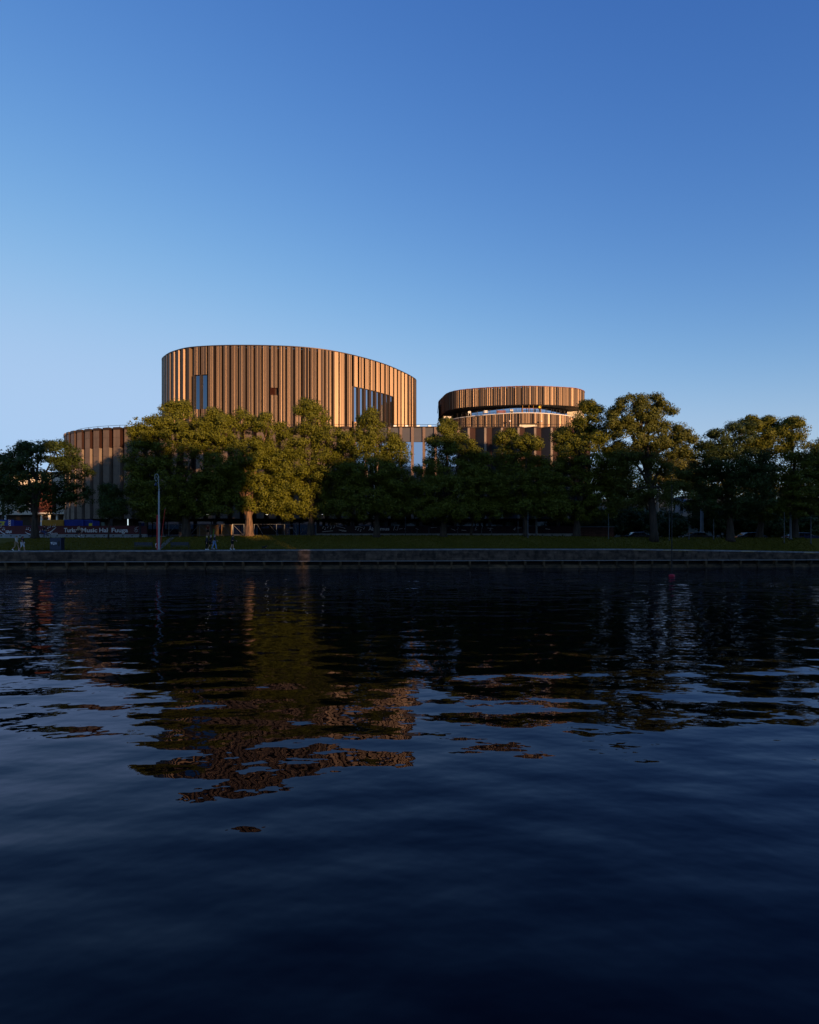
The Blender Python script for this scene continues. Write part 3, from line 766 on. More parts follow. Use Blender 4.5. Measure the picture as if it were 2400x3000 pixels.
# dark body, roof and recessed ground floor
body = [(-66.5, 121)] + [LL.at(u, -1.2) for u in np.linspace(2, LL.L, 26)] + [(-9.4, 103.2), (8.4, 103.2)] + [RL.at(0, -1.2), RL.at(RL.L, -1.2), (31.5, 150), (-66.5, 150)]
m = MB(TO); m.prism(body, ZF0, PT - 0.5); m.build('body_wall', M['core'], pod)
m = MB(TO); m.prism(body, PT - 0.49, PT - 0.3); m.build('roof', M['roof'], pod)
gf = [(-60, 121), (-58, 112), (-50, 106.5), (31, 106.5), (31, 150), (-60, 150)]
m = MB(TO); m.prism(gf, 3.0, ZF0 - 0.01); m.build('ground_floor', M['core'], pod)
for k in range(30):
    X = -49 + k * 2.65
    m = MB(TO); m.box(X + 0.05, X + 2.5, 106.38, 106.46, 3.7, 6.6); m.build('shop_window', M['glass'], pod)
for k in range(14):
    X = -52 + k * 6.0; m = MB(TO); m.box(X - .25, X + .25, 102.6, 103.1, 3.5, ZF0 - 0.01); m.build('column', M['core'], pod)
# roof railing
m = MB(TO); rp_ = [LL.at(u, -1.6) for u in np.linspace(6.5, LL.L, 40)] + [(cx0, 103.2), (cx1, 103.2)] + [RL.at(u, -1.6) for u in np.linspace(0, RL.L, 10)]
m.path([(x, y, PT + 0.62) for x, y in rp_], 0.035, 5); rail = m.build('roof_railing', M['mullion'], pod)
L3 = Line(rp_, False); n = int(L3.L / 2.35)
for k in range(n + 1):
    p = L3.at(L3.L * k / n * 0.9999); m = MB(TO); m.beam((*p, PT - 0.3), (*p, PT + 0.62), 0.06); m.build('post', M['mullion'], rail)
# mast lines on the roof
for px, h in ((1420, 2.2),):
    t = empty('antenna_mast', (wx(px, 118), 118, PT - 0.3), 'thin dark antenna with cross arms on the podium roof before the lower ring', 'antenna')
    m = MB(); m.path([(0, 0, 0), (0, 0, 3.6)], 0.05, 5); m.build('mast', M['mullion'], t)
    for z, wdt in ((3.2, 2.4), (2.9, 1.2)):
        m = MB(); m.path([(-wdt, 0, z), (wdt, 0, z + 0.12)], 0.04, 5); m.build('arm', M['mullion'], t)
# small lamps under the canopy of the ground floor
for k, (px, lab) in enumerate(((608, 'small lit ceiling lamp under the theatre above the road walker'), (782, 'small lit ceiling lamp just right of the sunlit trunk'),
                               (836, 'lit ceiling lamp low in the golden linden crown'), (895, 'lit ceiling lamp at the right end of the golden crown'), (946, 'rightmost lit ceiling lamp under the dark theatre'))):
    Y = 101.0; t = empty('ceiling_lamp', (wx(px, Y), Y, wz(1507, Y)), lab, 'ceiling lamp', 'lamps under the theatre soffit')
    m = MB(); m.lathe([(0.0, -0.06), (0.16, -0.06), (0.16, -0.02)], n=10); m.build('diffuser', M['lamp_glow'], t)
    m = MB(); m.lathe([(0.19, -0.03), (0.19, 0.05), (0.0, 0.05)], n=10); m.build('housing', M['white'], t)
t = empty('door_light', (wx(375, 104), 104, 4.0), 'upright pale light tube in the dark entrance behind the maroon hoarding', 'light')
m = MB(); m.box(-0.05, 0.05, -0.05, 0.05, 1.9, 3.55); m.build('tube', M['tube_glow'], t)
m = MB(); m.box(-0.09, 0.09, 0.06, 0.12, 0.0, 3.6); m.build('post', M['dark_metal'], t)
# ------------------------------------------------------------------ trees
def leaf_cloud(blobs, rng, size, dens, clump_r=0.55, core=0.35):
    """leaf quads gathered in clumps spread over and inside a set of ellipsoids (cx,cy,cz,rx,ry,rz)"""
    C = []; OUT = []; RR = []
    for (cx, cy, cz, rx, ry, rz) in blobs:
        area = 4 * math.pi * ((rx * ry) ** 1.6 / 3 + (rx * rz) ** 1.6 / 3 + (ry * rz) ** 1.6 / 3) ** (1 / 1.6)
        n = max(6, int(area / (clump_r ** 2 * 2.3) * dens))
        d = rng.normal(size=(n, 3)); d /= np.linalg.norm(d, axis=1)[:, None]
        r = np.where(rng.random(n) < core, rng.uniform(0.35, 0.8, n), np.where(rng.random(n) < 0.16, rng.uniform(1.05, 1.24, n), rng.uniform(0.76, 1.07, n)))
        C.append(np.array([cx, cy, cz]) + d * r[:, None] * np.array([rx, ry, rz])); OUT.append(d)
        RR.append(clump_r * np.where(r > 1.1, rng.uniform(0.3, 0.7, n), rng.uniform(0.5, 1.45, n)))
    C = np.concatenate(C); OUT = np.concatenate(OUT); RR = np.concatenate(RR)
    per = np.maximum(8, (26 * (RR / clump_r) ** 2) * (0.30 / size) ** 2 * 1.05).astype(int)
    idx = np.repeat(np.arange(len(C)), per); n = len(idx)
    d = rng.normal(size=(n, 3)); d /= np.linalg.norm(d, axis=1)[:, None]
    p = C[idx] + d * (RR[idx] * rng.uniform(0.25, 1.0, n) ** 0.6)[:, None] * np.array([1.15, 1.15, 0.75])
    nrm = d * 0.95 + OUT[idx] * 0.35 + np.array([0, 0, 0.30]) + rng.normal(size=(n, 3)) * 0.38
    nrm /= np.linalg.norm(nrm, axis=1)[:, None]
    a = np.cross(nrm, rng.normal(size=(n, 3))); a /= np.linalg.norm(a, axis=1)[:, None]; b = np.cross(nrm, a)
    s = size * rng.uniform(0.6, 1.35, n)[:, None]
    v = np.empty((n, 4, 3))
    v[:, 0] = p - a * s * 0.62; v[:, 1] = p + b * s * 0.40 + nrm * s * 0.08; v[:, 2] = p + a * s * 0.62; v[:, 3] = p - b * s * 0.40 + nrm * s * 0.08
    return v.reshape(-1, 3)

def tree(name, trunk_px, Y, blobs, label, leaf='linden', size=0.21, dens=1.0, tr=0.45, top_py=None, group='trees along the river bank', bark='bark', lean=None, depth=1.0, clump_r=0.55, limbs=True, patch=False, base_z=None, core=0.35, trunk_pts=None):
    rng = np.random.default_rng(abs(hash((trunk_px, int(Y * 10)))) % (2 ** 31))
    X = wx(trunk_px, Y); Z = gz(X, Y) if base_z is None else base_z
    root = empty(name, (X, Y, Z), label, 'tree', group)
    B = []
    for (px, py, rx, ry) in blobs:
        yy = Y + rng.uniform(-1, 1) * 1.3 * depth
        k = yy / F
        B.append((wx(px, yy) - X, yy - Y, wz(py, yy) - Z, rx * k * 0.95, max(1.2, 0.5 * (rx + ry) * k * 0.95) * depth, ry * k * 0.90))
    SAT = []                                        # smaller boughs standing out from each bough make the outline uneven
    for (bx, by, bz, ax, ay, az) in B:
        for q in range(5):
            an = rng.uniform(-0.4, math.pi + 0.4); f = rng.uniform(0.20, 0.40); sy = rng.uniform(-0.6, 0.6)
            SAT.append((bx + math.cos(an) * ax * 0.90, by + sy * ay, bz + math.sin(an) * az * 0.86, ax * f, ay * f, az * f * 0.85))
    v = leaf_cloud(B + SAT, rng, size * 0.84, dens * 0.82, clump_r * 1.15, core)
    me = bpy.data.meshes.new('crown'); fast_mesh(me, v, 4)
    link_mesh('crown', me, M[leaf], root)
    # trunk with root flare and limbs
    zs = [b[2] for b in B]; cz = sum(b[2] * b[3] * b[5] for b in B) / sum(b[3] * b[5] for b in B)
    cx = sum(b[0] * b[3] * b[5] for b in B) / sum(b[3] * b[5] for b in B)
    m = MB()
    if trunk_pts:
        P = [(wx(px, Y) - X, 0, wz(py, Y) - Z) for px, py in trunk_pts]; P = [(P[0][0], 0, -0.15)] + P
        n = len(P); m.path(P, [tr * (1.25 if i == 0 else 1 - 0.65 * i / n) for i in range(n)], 10); top = P[-1]
    else:
        ht = max(2.5, cz * 0.9)
        P = []; n = 8
        for i in range(n):
            t = i / (n - 1); P.append((cx * t * t + rng.uniform(-.08, .08) * (i > 1), rng.uniform(-.1, .1) * (i > 1), -0.15 + (ht + 0.15) * t))
        rad = [tr * (1.55 if i == 0 else 1.12 if i == 1 else 1 - 0.6 * i / n) for i in range(n)]
        P.insert(1, (P[0][0], 0, 0.35)); rad.insert(1, tr * 1.18)
        m.path(P, rad, 10); top = P[-1]
    m.build('trunk', M[bark], root, smooth=True)
    if limbs:
        m = MB()
        for b in B:
            i = min(len(P) - 1, 2 + int(rng.integers(1, max(2, len(P) - 2)))); s = Vector(P[i]); e = Vector((b[0], b[1], b[2] + 0.2 * b[5]))
            if e.z < s.z - 1: s = Vector(P[max(2, i - 2)])
            mid = s.lerp(e, 0.5) + Vector((rng.uniform(-.4, .4), rng.uniform(-.4, .4), 0.10 * (e - s).length))
            m.path([s, s.lerp(mid, 0.5) + Vector((0, 0, .1)), mid, mid.lerp(e, 0.5), e], [tr * .42, tr * .36, tr * .27, tr * .2, tr * .07], 6)
            for q in range(3):
                d = rng.normal(size=3); e2 = e + Vector((d[0] * b[3] * .33, d[1] * b[4] * .3, abs(d[2]) * b[5] * .33))
                m.path([mid.lerp(e, 0.6), e.lerp(e2, .5), e2], [tr * .15, tr * .09, .015], 5)
        m.build('limbs', M[bark], root, smooth=True)
    if patch:
        m = MB(); m.lathe([(tr * 1.50, 0.0), (tr * 1.28, 0.2), (tr * 1.2, 0.38)], n=10); m.build('pale_bark_patch', M['lichen'], root)
    return root

tree('maple_tree', 103, 80.2, [(100,1395,105,85),(50,1345,50,42),(110,1322,48,34),(165,1328,50,36),(60,1415,60,70),(205,1385,55,50),(232,1450,38,38),(30,1470,45,45),(120,1465,80,45),(10,1420,40,60)],
     'loose dark green maple at the far left with pale wall showing through', 'maple', size=0.24, dens=0.56, tr=0.44, core=0.25)
tree('young_tree', 318, 79.6, [(325,1478,30,40),(322,1445,24,28),(332,1500,34,22)], 'small young tree standing alone on the lawn left of the tall lamp', 'maple', size=0.18, dens=0.7, tr=0.10)
tree('linden_tree', 547, 81.3, [(500,1232,58,60),(520,1195,32,28),(440,1262,55,42),(415,1290,36,34),(430,1345,62,62),(540,1295,85,62),(415,1435,50,52),(500,1425,100,85),(600,1295,48,66),(562,1455,80,62),(480,1497,80,34),(395,1400,25,40),(450,1488,62,34),(600,1485,46,36),(640,1440,40,50)],
     'big dark linden with golden top left of the sunlit trunk', 'linden', size=0.21, dens=1.0, tr=0.55)
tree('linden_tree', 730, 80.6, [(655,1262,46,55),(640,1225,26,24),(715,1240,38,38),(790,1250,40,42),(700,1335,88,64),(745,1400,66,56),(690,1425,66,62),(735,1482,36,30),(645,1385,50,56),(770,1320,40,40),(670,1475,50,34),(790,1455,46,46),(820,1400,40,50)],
     'linden with a thick sunlit trunk rising from the lawn', 'linden', size=0.21, dens=0.95, tr=0.52, bark='bark_sunlit')
tree('linden_tree', 910, 81.2, [(915,1238,46,56),(900,1200,28,28),(870,1295,64,50),(965,1295,52,46),(850,1372,70,56),(950,1372,66,56),(862,1452,56,54),(940,1440,60,60),(843,1500,36,22),(1010,1340,36,40),(920,1495,56,28),(985,1478,50,40),(800,1470,40,36),(1030,1410,40,46)],
     'broad golden linden lit almost down to the fence', 'linden', size=0.20, dens=1.0, tr=0.42)
tree('linden_tree', 1104, 79.8, [(1085,1262,40,50),(1078,1226,24,26),(1048,1298,46,42),(1120,1300,46,44),(1162,1330,38,42),(1080,1372,80,56),(1100,1450,88,58),(1036,1432,48,50),(1168,1428,38,56),(1040,1490,56,32),(1155,1490,56,32),(1200,1450,36,48)],
     'linden with golden tip and a bare dark trunk right of the gap', 'linden', size=0.20, dens=1.0, tr=0.42)
tree('linden_tree', 1299, 80.2, [(1318,1278,32,40),(1312,1248,18,18),(1290,1312,50,40),(1350,1322,46,42),(1310,1382,86,56),(1300,1450,90,56),(1382,1420,36,56),(1238,1412,34,46),(1330,1498,76,28),(1245,1490,50,32),(1395,1485,46,36),(1400,1360,34,36)],
     'pyramid shaped linden in front of the grey glazed centre', 'linden', size=0.20, dens=1.0, tr=0.40)
tree('linden_tree', 1381, 82.0, [(1400,1400,34,50),(1420,1450,40,50),(1380,1490,50,30)], 'slim dark tree squeezed between two lindens under the folded facade', 'maple', size=0.20, dens=0.9, tr=0.16)
tree('linden_tree', 1541, 80.4, [(1490,1290,32,32),(1545,1302,30,34),(1510,1345,72,46),(1520,1412,92,62),(1448,1422,38,56),(1582,1422,48,66),(1530,1480,88,38),(1450,1488,56,34),(1605,1488,54,36),(1620,1380,34,44)],
     'linden with two small golden tips under the oval hall', 'linden', size=0.20, dens=1.05, tr=0.30)
tree('linden_tree', 1690, 81.4, [(1725,1225,36,44),(1722,1195,20,20),(1690,1265,46,38),(1770,1268,42,46),(1650,1295,38,32),(1712,1335,96,64),(1700,1425,105,76),(1790,1385,46,76),(1680,1500,86,38),(1620,1482,56,38),(1765,1482,60,38),(1820,1450,36,46),(1815,1330,30,40)],
     'wide dark linden touching the right end of the oval hall', 'linden', size=0.20, dens=1.05, tr=0.45)
tree('oak_tree', 1916, 79.0, [(1852,1182,44,26),(1905,1190,40,29),(1818,1222,33,31),(1870,1236,51,35),(1940,1204,29,26),(1848,1285,44,47),(1935,1265,38,26),(1975,1275,38,31),(2003,1290,22,20),(1895,1335,58,40),(1958,1315,49,29),(1870,1402,85,60),(1950,1408,56,49),(1830,1340,40,38),(1845,1450,62,51),(1985,1450,44,40),(1800,1250,20,18),(1830,1250,26,22),(1900,1225,24,18),(1920,1300,30,24),(1870,1330,40,30),(1990,1330,24,22)],
     'tall open oak with crooked branches against the sky right of the oval hall', 'oak', size=0.20, dens=0.52, tr=0.55, core=0.12, clump_r=0.55,
     trunk_pts=[(1916,1560),(1912,1500),(1906,1430),(1893,1370),(1880,1310),(1876,1260)])
tree('linden_tree', 2140, 79.5, [(2118,1296,56,40),(2080,1345,54,54),(2168,1274,46,38),(2150,1362,98,74),(2078,1422,56,56),(2180,1452,86,56),(2050,1390,34,44),(2070,1480,46,34),(2150,1495,76,28)],
     'left half of the large dark dome of trees at right', 'maple', size=0.21, dens=0.95, tr=0.45)
tree('linden_tree', 2225, 82.5, [(2235,1266,44,40),(2200,1248,30,26),(2262,1248,30,26),(2270,1302,56,46),(2220,1342,66,64),(2270,1422,86,74),(2240,1492,80,30)],
     'highest crown in the middle of the dark dome of trees at right', 'linden', size=0.20, dens=0.85, tr=0.42)
tree('linden_tree', 2330, 81.0, [(2322,1272,34,40),(2318,1245,18,18),(2350,1332,56,54),(2330,1422,76,74),(2380,1370,30,50),(2340,1490,70,32)],
     'pointed crown at the right end of the dark dome of trees', 'linden', size=0.20, dens=0.9, tr=0.42)
tree('linden_tree', 2430, 80.0, [(2412,1318,34,40),(2425,1380,50,60),(2430,1450,70,60)], 'tree cut by the right edge of the view', 'maple', size=0.21, dens=0.9, tr=0.40)
# trees standing farther back
far = 'trees behind the river row'
tree('far_tree', 10, 112, [(5,1372,40,36),(40,1395,30,30),(0,1440,50,60)], 'olive sunlit tree peeping out behind the far left maple', 'far_leaf', size=0.27, dens=0.8, tr=0.3, group=far, clump_r=0.8)
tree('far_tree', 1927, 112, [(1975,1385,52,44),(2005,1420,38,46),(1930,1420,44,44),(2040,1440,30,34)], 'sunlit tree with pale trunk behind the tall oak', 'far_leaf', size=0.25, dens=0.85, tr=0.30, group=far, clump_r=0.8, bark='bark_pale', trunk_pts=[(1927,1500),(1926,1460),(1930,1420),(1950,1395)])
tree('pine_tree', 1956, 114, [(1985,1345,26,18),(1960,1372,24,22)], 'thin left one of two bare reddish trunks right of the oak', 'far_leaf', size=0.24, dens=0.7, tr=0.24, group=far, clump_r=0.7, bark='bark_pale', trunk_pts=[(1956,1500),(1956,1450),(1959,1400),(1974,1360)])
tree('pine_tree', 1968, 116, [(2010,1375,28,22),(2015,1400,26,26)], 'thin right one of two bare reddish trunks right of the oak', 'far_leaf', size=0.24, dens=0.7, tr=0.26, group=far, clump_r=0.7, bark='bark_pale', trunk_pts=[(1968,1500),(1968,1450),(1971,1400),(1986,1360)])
for px, Y, bl, lab in ((1790, 118, [(1800,1420,60,50),(1760,1460,60,50),(1830,1470,50,50)], 'dark tree deep behind the wide linden on the hill foot'),
                       (2040, 119, [(2020,1380,44,40),(1990,1420,46,40),(2050,1425,40,40),(2000,1350,26,22)], 'olive tree on the hill filling the gap between oak and dome'),
                       (1900, 121, [(1890,1440,60,46),(1940,1470,50,36),(1850,1470,50,36)], 'dark tree on the hill right behind the oak trunk'),
                       (2100, 122, [(2090,1430,60,50),(2130,1465,60,40),(2060,1450,30,30)], 'dark tree on the hill behind the left dome crown'),
                       (2240, 124, [(2230,1420,60,50),(2260,1460,70,44),(2190,1455,50,40)], 'dark tree on the hill behind the highest dome crown'),
                       (2370, 120, [(2370,1400,60,60),(2400,1450,60,50),(2330,1460,50,40)], 'dark tree on the hill behind the pointed crown at right')):
    tree('far_tree', px, Y, bl, lab, 'far_leaf', size=0.29, dens=0.8, tr=0.32, group=far, clump_r=0.9)
# shrubs at the foot of the hill
def shrub(px, Y, r, h, label):
    X = wx(px, Y); Z = gz(X, Y); root = empty('shrub', (X, Y, Z), label, 'shrub', 'shrubs behind the road at right')
    rng = np.random.default_rng(px); B = [(rng.uniform(-.5, .5) * r, rng.uniform(-.3, .3) * r, h * rng.uniform(.4, .75), r * .6, r * .5, h * .4) for _ in range(5)]
    me = bpy.data.meshes.new('foliage'); fast_mesh(me, leaf_cloud(B, rng, 0.28, 0.9, 0.5), 4); link_mesh('foliage', me, M['maple'], root)
    m = MB()
    for b in B: m.path([(0, 0, -.1), (b[0] * .5, b[1] * .5, b[2] * .6), (b[0], b[1], b[2])], [.07, .05, .02], 5)
    m.build('stems', M['bark'], root)
for px, Y, r, h, lab in ((1765, 95, 4, 4.5, 'dark shrub beside the low brick wall'), (1850, 97, 5, 5, 'dark shrub left of the oak trunk'), (1980, 99, 4, 4, 'shrub below the two reddish trunks'),
                         (2095, 98, 4, 5, 'shrub right of the pale stone pillar'), (2190, 98, 5, 5, 'shrub under the middle of the dark dome'), (2290, 97, 4, 4.5, 'pale green shrub under the right of the dark dome'), (2385, 97, 4, 5, 'shrub by the right edge of the view')):
    shrub(px, Y, r, h, lab)

# ------------------------------------------------------------------ unseen near bank houses, roof heights and lane shaped to cast the evening shade
prof = [(-700, 130, 18.3), (130, 330, 12.8), (330, 470, 17.0), (470, 590, 15.4), (590, 698, 15.0), (698, 750.5, 3.4), (754.5, 895, 6.0), (895, 1180, 13.8), (1180, 1290, 16.6), (1290, 1650, 15.2), (1650, 1850, 15.0), (1850, 2050, 13.6), (2050, 2500, 15.2), (2500, 3300, 17.5)]
k_ = 82 / F; rise = 102 * math.hypot(1, 0.76) * math.tan(SUN_EL)
labs = ['long unseen house at the far end of the near bank', 'low unseen house on the near bank beside the longest one', 'unseen tall house on the near bank next to the low one', 'unseen house left of the narrow lane', 'low unseen house left of the lane', 'lowest unseen house directly left of the lane', 'lowest unseen house right of the lane',
        'broad unseen house right of the lane', 'tallest unseen house on the near bank', 'broad tall unseen house beside the tallest one', 'unseen house with slightly lower roof', 'lower unseen house near the bend', 'tall unseen house after the lower one', 'last long unseen house on the near bank']
for (p0, p1, z), lab in zip(prof, labs):
    xa = (p0 - 1200) * k_ + 0.76 * 102; xb = (p1 - 1200) * k_ + 0.76 * 102; H = z + rise
    if p0 != 130 and p0 != 634: xa += 0.0
    root = empty('unseen_house', ((xa + xb) / 2, -20, 6), lab, 'house', 'unseen houses on the near bank'); og = ((xa + xb) / 2, -20, 6)
    m = MB(og); m.prism([(xa + 0.01, -20), (xa + 0.01 + 9.1, -32), (xb + 9.1, -32), (xb, -20)], 4.0, H - 0.3); m.build('wall', M['apartment'], root)
    m = MB(og); m.prism([(xa + 0.02, -19.7), (xa + 0.02 + 9.3, -32.3), (xb + 9.3, -32.3), (xb, -19.7)], H - 0.29, H); m.build('roof', M['roof'], root)

# ------------------------------------------------------------------ left background: cream house, containers, hazard board
Yc_ = 125.0
CO = (wx(95, Yc_), Yc_, 3.8)
ch = empty('cream_house', CO, 'cream sunlit house with pale columns glimpsed behind the far left maple', 'house')
m = MB(CO); m.box(wx(-90, Yc_), wx(205, Yc_), Yc_, Yc_ + 14, wz(1508, Yc_), 17.2); m.build('wall', M['cream_wall'], ch)
m = MB(CO); m.box(wx(-90, Yc_) - 0.4, wx(205, Yc_) + 0.3, Yc_ - 0.5, Yc_ + 14.4, 17.21, 17.6); m.build('roof', M['roof'], ch)
m = MB(CO); m.box(wx(98, Yc_), wx(165, Yc_), Yc_ - 0.9, Yc_ - 0.01, wz(1502, Yc_), 15.2); m.build('red_bay', M['red_brown'], ch)
m = MB(CO); m.box(wx(97, Yc_), wx(205, Yc_), Yc_ - 1.1, Yc_ - 0.02, wz(1506, Yc_), wz(1502.4, Yc_)); m.build('cornice', M['pale_trim'], ch)
m = MB(CO); m.box(wx(-88, Yc_), wx(203, Yc_), Yc_ + 1.5, Yc_ + 13, 3.5, wz(1508, Yc_) - 0.01); m.build('ground_floor', M['core'], ch)
for px in (13, 97, 121, 143, 166, 189):
    m = MB(CO); X = wx(px, Yc_); m.box(X - 0.17, X + 0.17, Yc_ + 0.05, Yc_ + 0.4, 3.5, wz(1508, Yc_) - 0.01); m.build('column', M['white'], ch)
for k in range(5):
    X = wx(30 + k * 15, Yc_)
    m = MB(CO); m.box(X - 0.5, X + 0.5, Yc_ - 0.06, Yc_ - 0.005, 11, 12.9); w_ = m.build('window', M['mullion'], ch)
    m = MB(CO); m.box(X - 0.42, X + 0.42, Yc_ - 0.08, Yc_ - 0.062, 11.1, 12.8); m.build('pane', M['glass'], w_)
def container(px0, px1, py0, Y, matname, label, letters=None, ribs=16):
    xa, xb = wx(px0, Y), wx(px1, Y); z1 = wz(py0, Y); z0 = z1 - 2.5; c = ((xa + xb) / 2, Y, z0)
    t = empty('container', c, label, 'container', 'site containers behind the hoarding')
    m = MB(); h = (xb - xa) / 2
    n = ribs * 4; vs = []; 
    for k in range(n + 1):
        x = -h + 0.12 + (2 * h - 0.24) * k / n; d = 0.0 if (k % 4) in (0, 1) else -0.06
        vs += [(x, -d, 0.14), (x, -d, 2.36)]
    m.add(vs, [(2 * k, 2 * k + 2, 2 * k + 3, 2 * k + 1) for k in range(n)])
    m.build('corrugated_wall', M[matname], t)
    m = MB(); m.box(-h + 0.1, h - 0.1, 0.08, 2.4, 0.1, 2.42); m.build('body', M[matname], t)
    m = MB()
    for z in (0.0, 2.36): m.box(-h, h, -0.03, 0.12, z, z + 0.14)
    for s in (-1, 1): m.box(s * h - 0.07, s * h + 0.07, -0.035, 0.125, 0.141, 2.359)
    m.build('frame', M[matname], t)
    return t, h
y1, _ = container(124, 188, 1523, 96, 'yellow_paint', 'yellow site container behind the maroon hoarding')
for sx in (-1.25, -0.1, 0.15, 1.3):
    m = MB(); m.box(sx - 0.12, sx + 0.12, -0.05, -0.036, 1.2, 1.55); m.build('marking', M['bronze_dark'], y1)
container(188.6, 242, 1522.5, 96, 'blue_paint', 'plain blue site container right of the yellow one')
b2, _ = container(242.6, 271, 1523, 96.4, 'blue_paint', 'short blue container with a small yellow notice at its end', ribs=8)
m = MB(); m.box(0.25, 0.78, -0.06, -0.04, 1.2, 1.95); m.build('notice', M['yellow_print'], b2)
b3, h3 = container(-30, 40, 1523, 95, 'blue_paint', 'bright blue container with yellow letters at the left edge')
for k in range(3):
    t = empty('blue_skip', (wx(72 + 22 * k, 95), 96, 3.7), ('dark blue skip left of the maple trunk', 'blue site bin right behind the maple trunk', 'blue site bin next to the yellow container')[k], 'skip', 'blue skips behind the hoarding')
    m = MB(); m.add([(-.55, -.5, .1), (.55, -.5, .1), (.55, .5, .1), (-.55, .5, .1), (-.62, -.7, 1.9), (.62, -.7, 1.9), (.62, .7, 1.9), (-.62, .7, 1.9)], [(0, 3, 2, 1), (0, 1, 5, 4), (1, 2, 6, 5), (2, 3, 7, 6), (3, 0, 4, 7), (4, 5, 6, 7)]); m.build('tub', M['blue_paint'], t)
    m = MB(); m.box(-.66, .66, -.74, -.66, 1.84, 1.96); m.build('rim', M['blue_paint'], t)
t = empty('hazard_board', (wx(28, 89), 89, 3.7), 'upright red and white striped hazard board above the hoarding at left', 'sign')
m = MB(); m.box(-0.17, 0.17, 0, 0.04, 1.75, 2.75); m.build('board', M['white'], t)
for k in range(3):
    z = 1.82 + k * 0.32; m = MB(); m.add([(-0.17, -0.005, z), (0.17, -0.005, z + 0.22), (0.17, -0.005, z + 0.36), (-0.17, -0.005, z + 0.14)], [(0, 1, 2, 3)]); m.build('stripe', M['red'], t)
m = MB(); m.box(-0.03, 0.03, 0.045, 0.09, 0, 2.6); m.build('post', M['steel'], t)

# ------------------------------------------------------------------ lettering
def text_mesh(body, size, bold=0.0, shear=0.0, extrude=0.006):
    cu_ = bpy.data.curves.new('txt', 'FONT'); cu_.body = body; cu_.size = size; cu_.offset = bold * size; cu_.shear = shear; cu_.extrude = extrude
    cu_.resolution_u = 3
    o = bpy.data.objects.new('txt', cu_); COL.objects.link(o)
    dg = bpy.context.evaluated_depsgraph_get(); dg.update()
    me = bpy.data.meshes.new_from_object(o.evaluated_get(dg)); bpy.data.objects.remove(o); bpy.data.curves.remove(cu_)
    return me
def lettering(name, body, px0, px1, py_base, cap_px, Y, parent, material, bold=0.012, shear=0.0):
    """flat print standing on the plane Y, stretched so it spans px0..px1"""
    capm = cap_px / F * Y; me = text_mesh(body, capm / 0.70, bold, shear)
    co = np.array([v.co[:] for v in me.vertices]); w0, w1 = co[:, 0].min(), co[:, 0].max()
    xa, xb = wx(px0, Y), wx(px1, Y); kx = (xb - xa) / (w1 - w0); zb = wz(py_base, Y)
    org = parent.matrix_world.translation if False else parent.location
    for v in me.vertices:
        x, y, z = v.co; v.co = (xa + (x - w0) * kx - org[0], Y - 0.03 - z - org[1], zb + y - org[2])
    me.update(); return link_mesh(name, me, material, parent)
lettering('lettering', 'OR', -1, 13.5, 1539.5, 11, 94.95, b3, M['yellow_print'], 0.02, 0.25)
m = MB(b3.location); m.box(wx(-20, 94.9), wx(15.5, 94.9), 94.9, 94.92, wz(1529.6, 94.9), wz(1527.8, 94.9)); m.build('stripe', M['yellow_print'], b3)

# ------------------------------------------------------------------ hoardings with printed banners on concrete blocks
YH = 87.2
def ribbon(m, pts, w, Y, org):
    P = [(wx(a, Y), wz(b, Y)) for a, b in pts]; n = len(P); vs = []
    for i in range(n):
        a = P[max(i - 1, 0)]; b = P[min(i + 1, n - 1)]; dx, dz = b[0] - a[0], b[1] - a[1]; L = math.hypot(dx, dz) or 1
        ww = w[i] if hasattr(w, '__len__') else w
        for s in (-1, 1): vs.append((P[i][0] - dz / L * ww * s / 2, Y - 0.036, P[i][1] + dx / L * ww * s / 2))
    m.add(vs, [(2 * i, 2 * i + 1, 2 * i + 3, 2 * i + 2) for i in range(n - 1)])
def note(root, px, py, s=1.0, kind=1, mname='letter'):
    m = MB(root.location); Y = YH
    cx_, cz_ = wx(px, Y), wz(py, Y); a = 0.10 * s; b = 0.075 * s
    pts = [(cx_ + math.cos(t) * a, Y - 0.037, cz_ + math.sin(t) * b + math.cos(t) * 0.03 * s) for t in np.linspace(0, 2 * math.pi, 10, endpoint=False)]
    m.add(pts, [tuple(range(10))])
    x = cx_ + a * 0.95
    m.add([(x - .015, Y - .036, cz_), (x + .015, Y - .036, cz_), (x + .015, Y - .036, cz_ + .42 * s), (x - .015, Y - .036, cz_ + .42 * s)], [(0, 1, 2, 3)])
    if kind == 2: m.add([(x, Y - .036, cz_ + .42 * s), (x, Y - .036, cz_ + .34 * s), (x + .14 * s, Y - .036, cz_ + .24 * s), (x + .16 * s, Y - .036, cz_ + .28 * s)], [(0, 1, 2, 3)])
    m.build('music_note', M[mname], root)
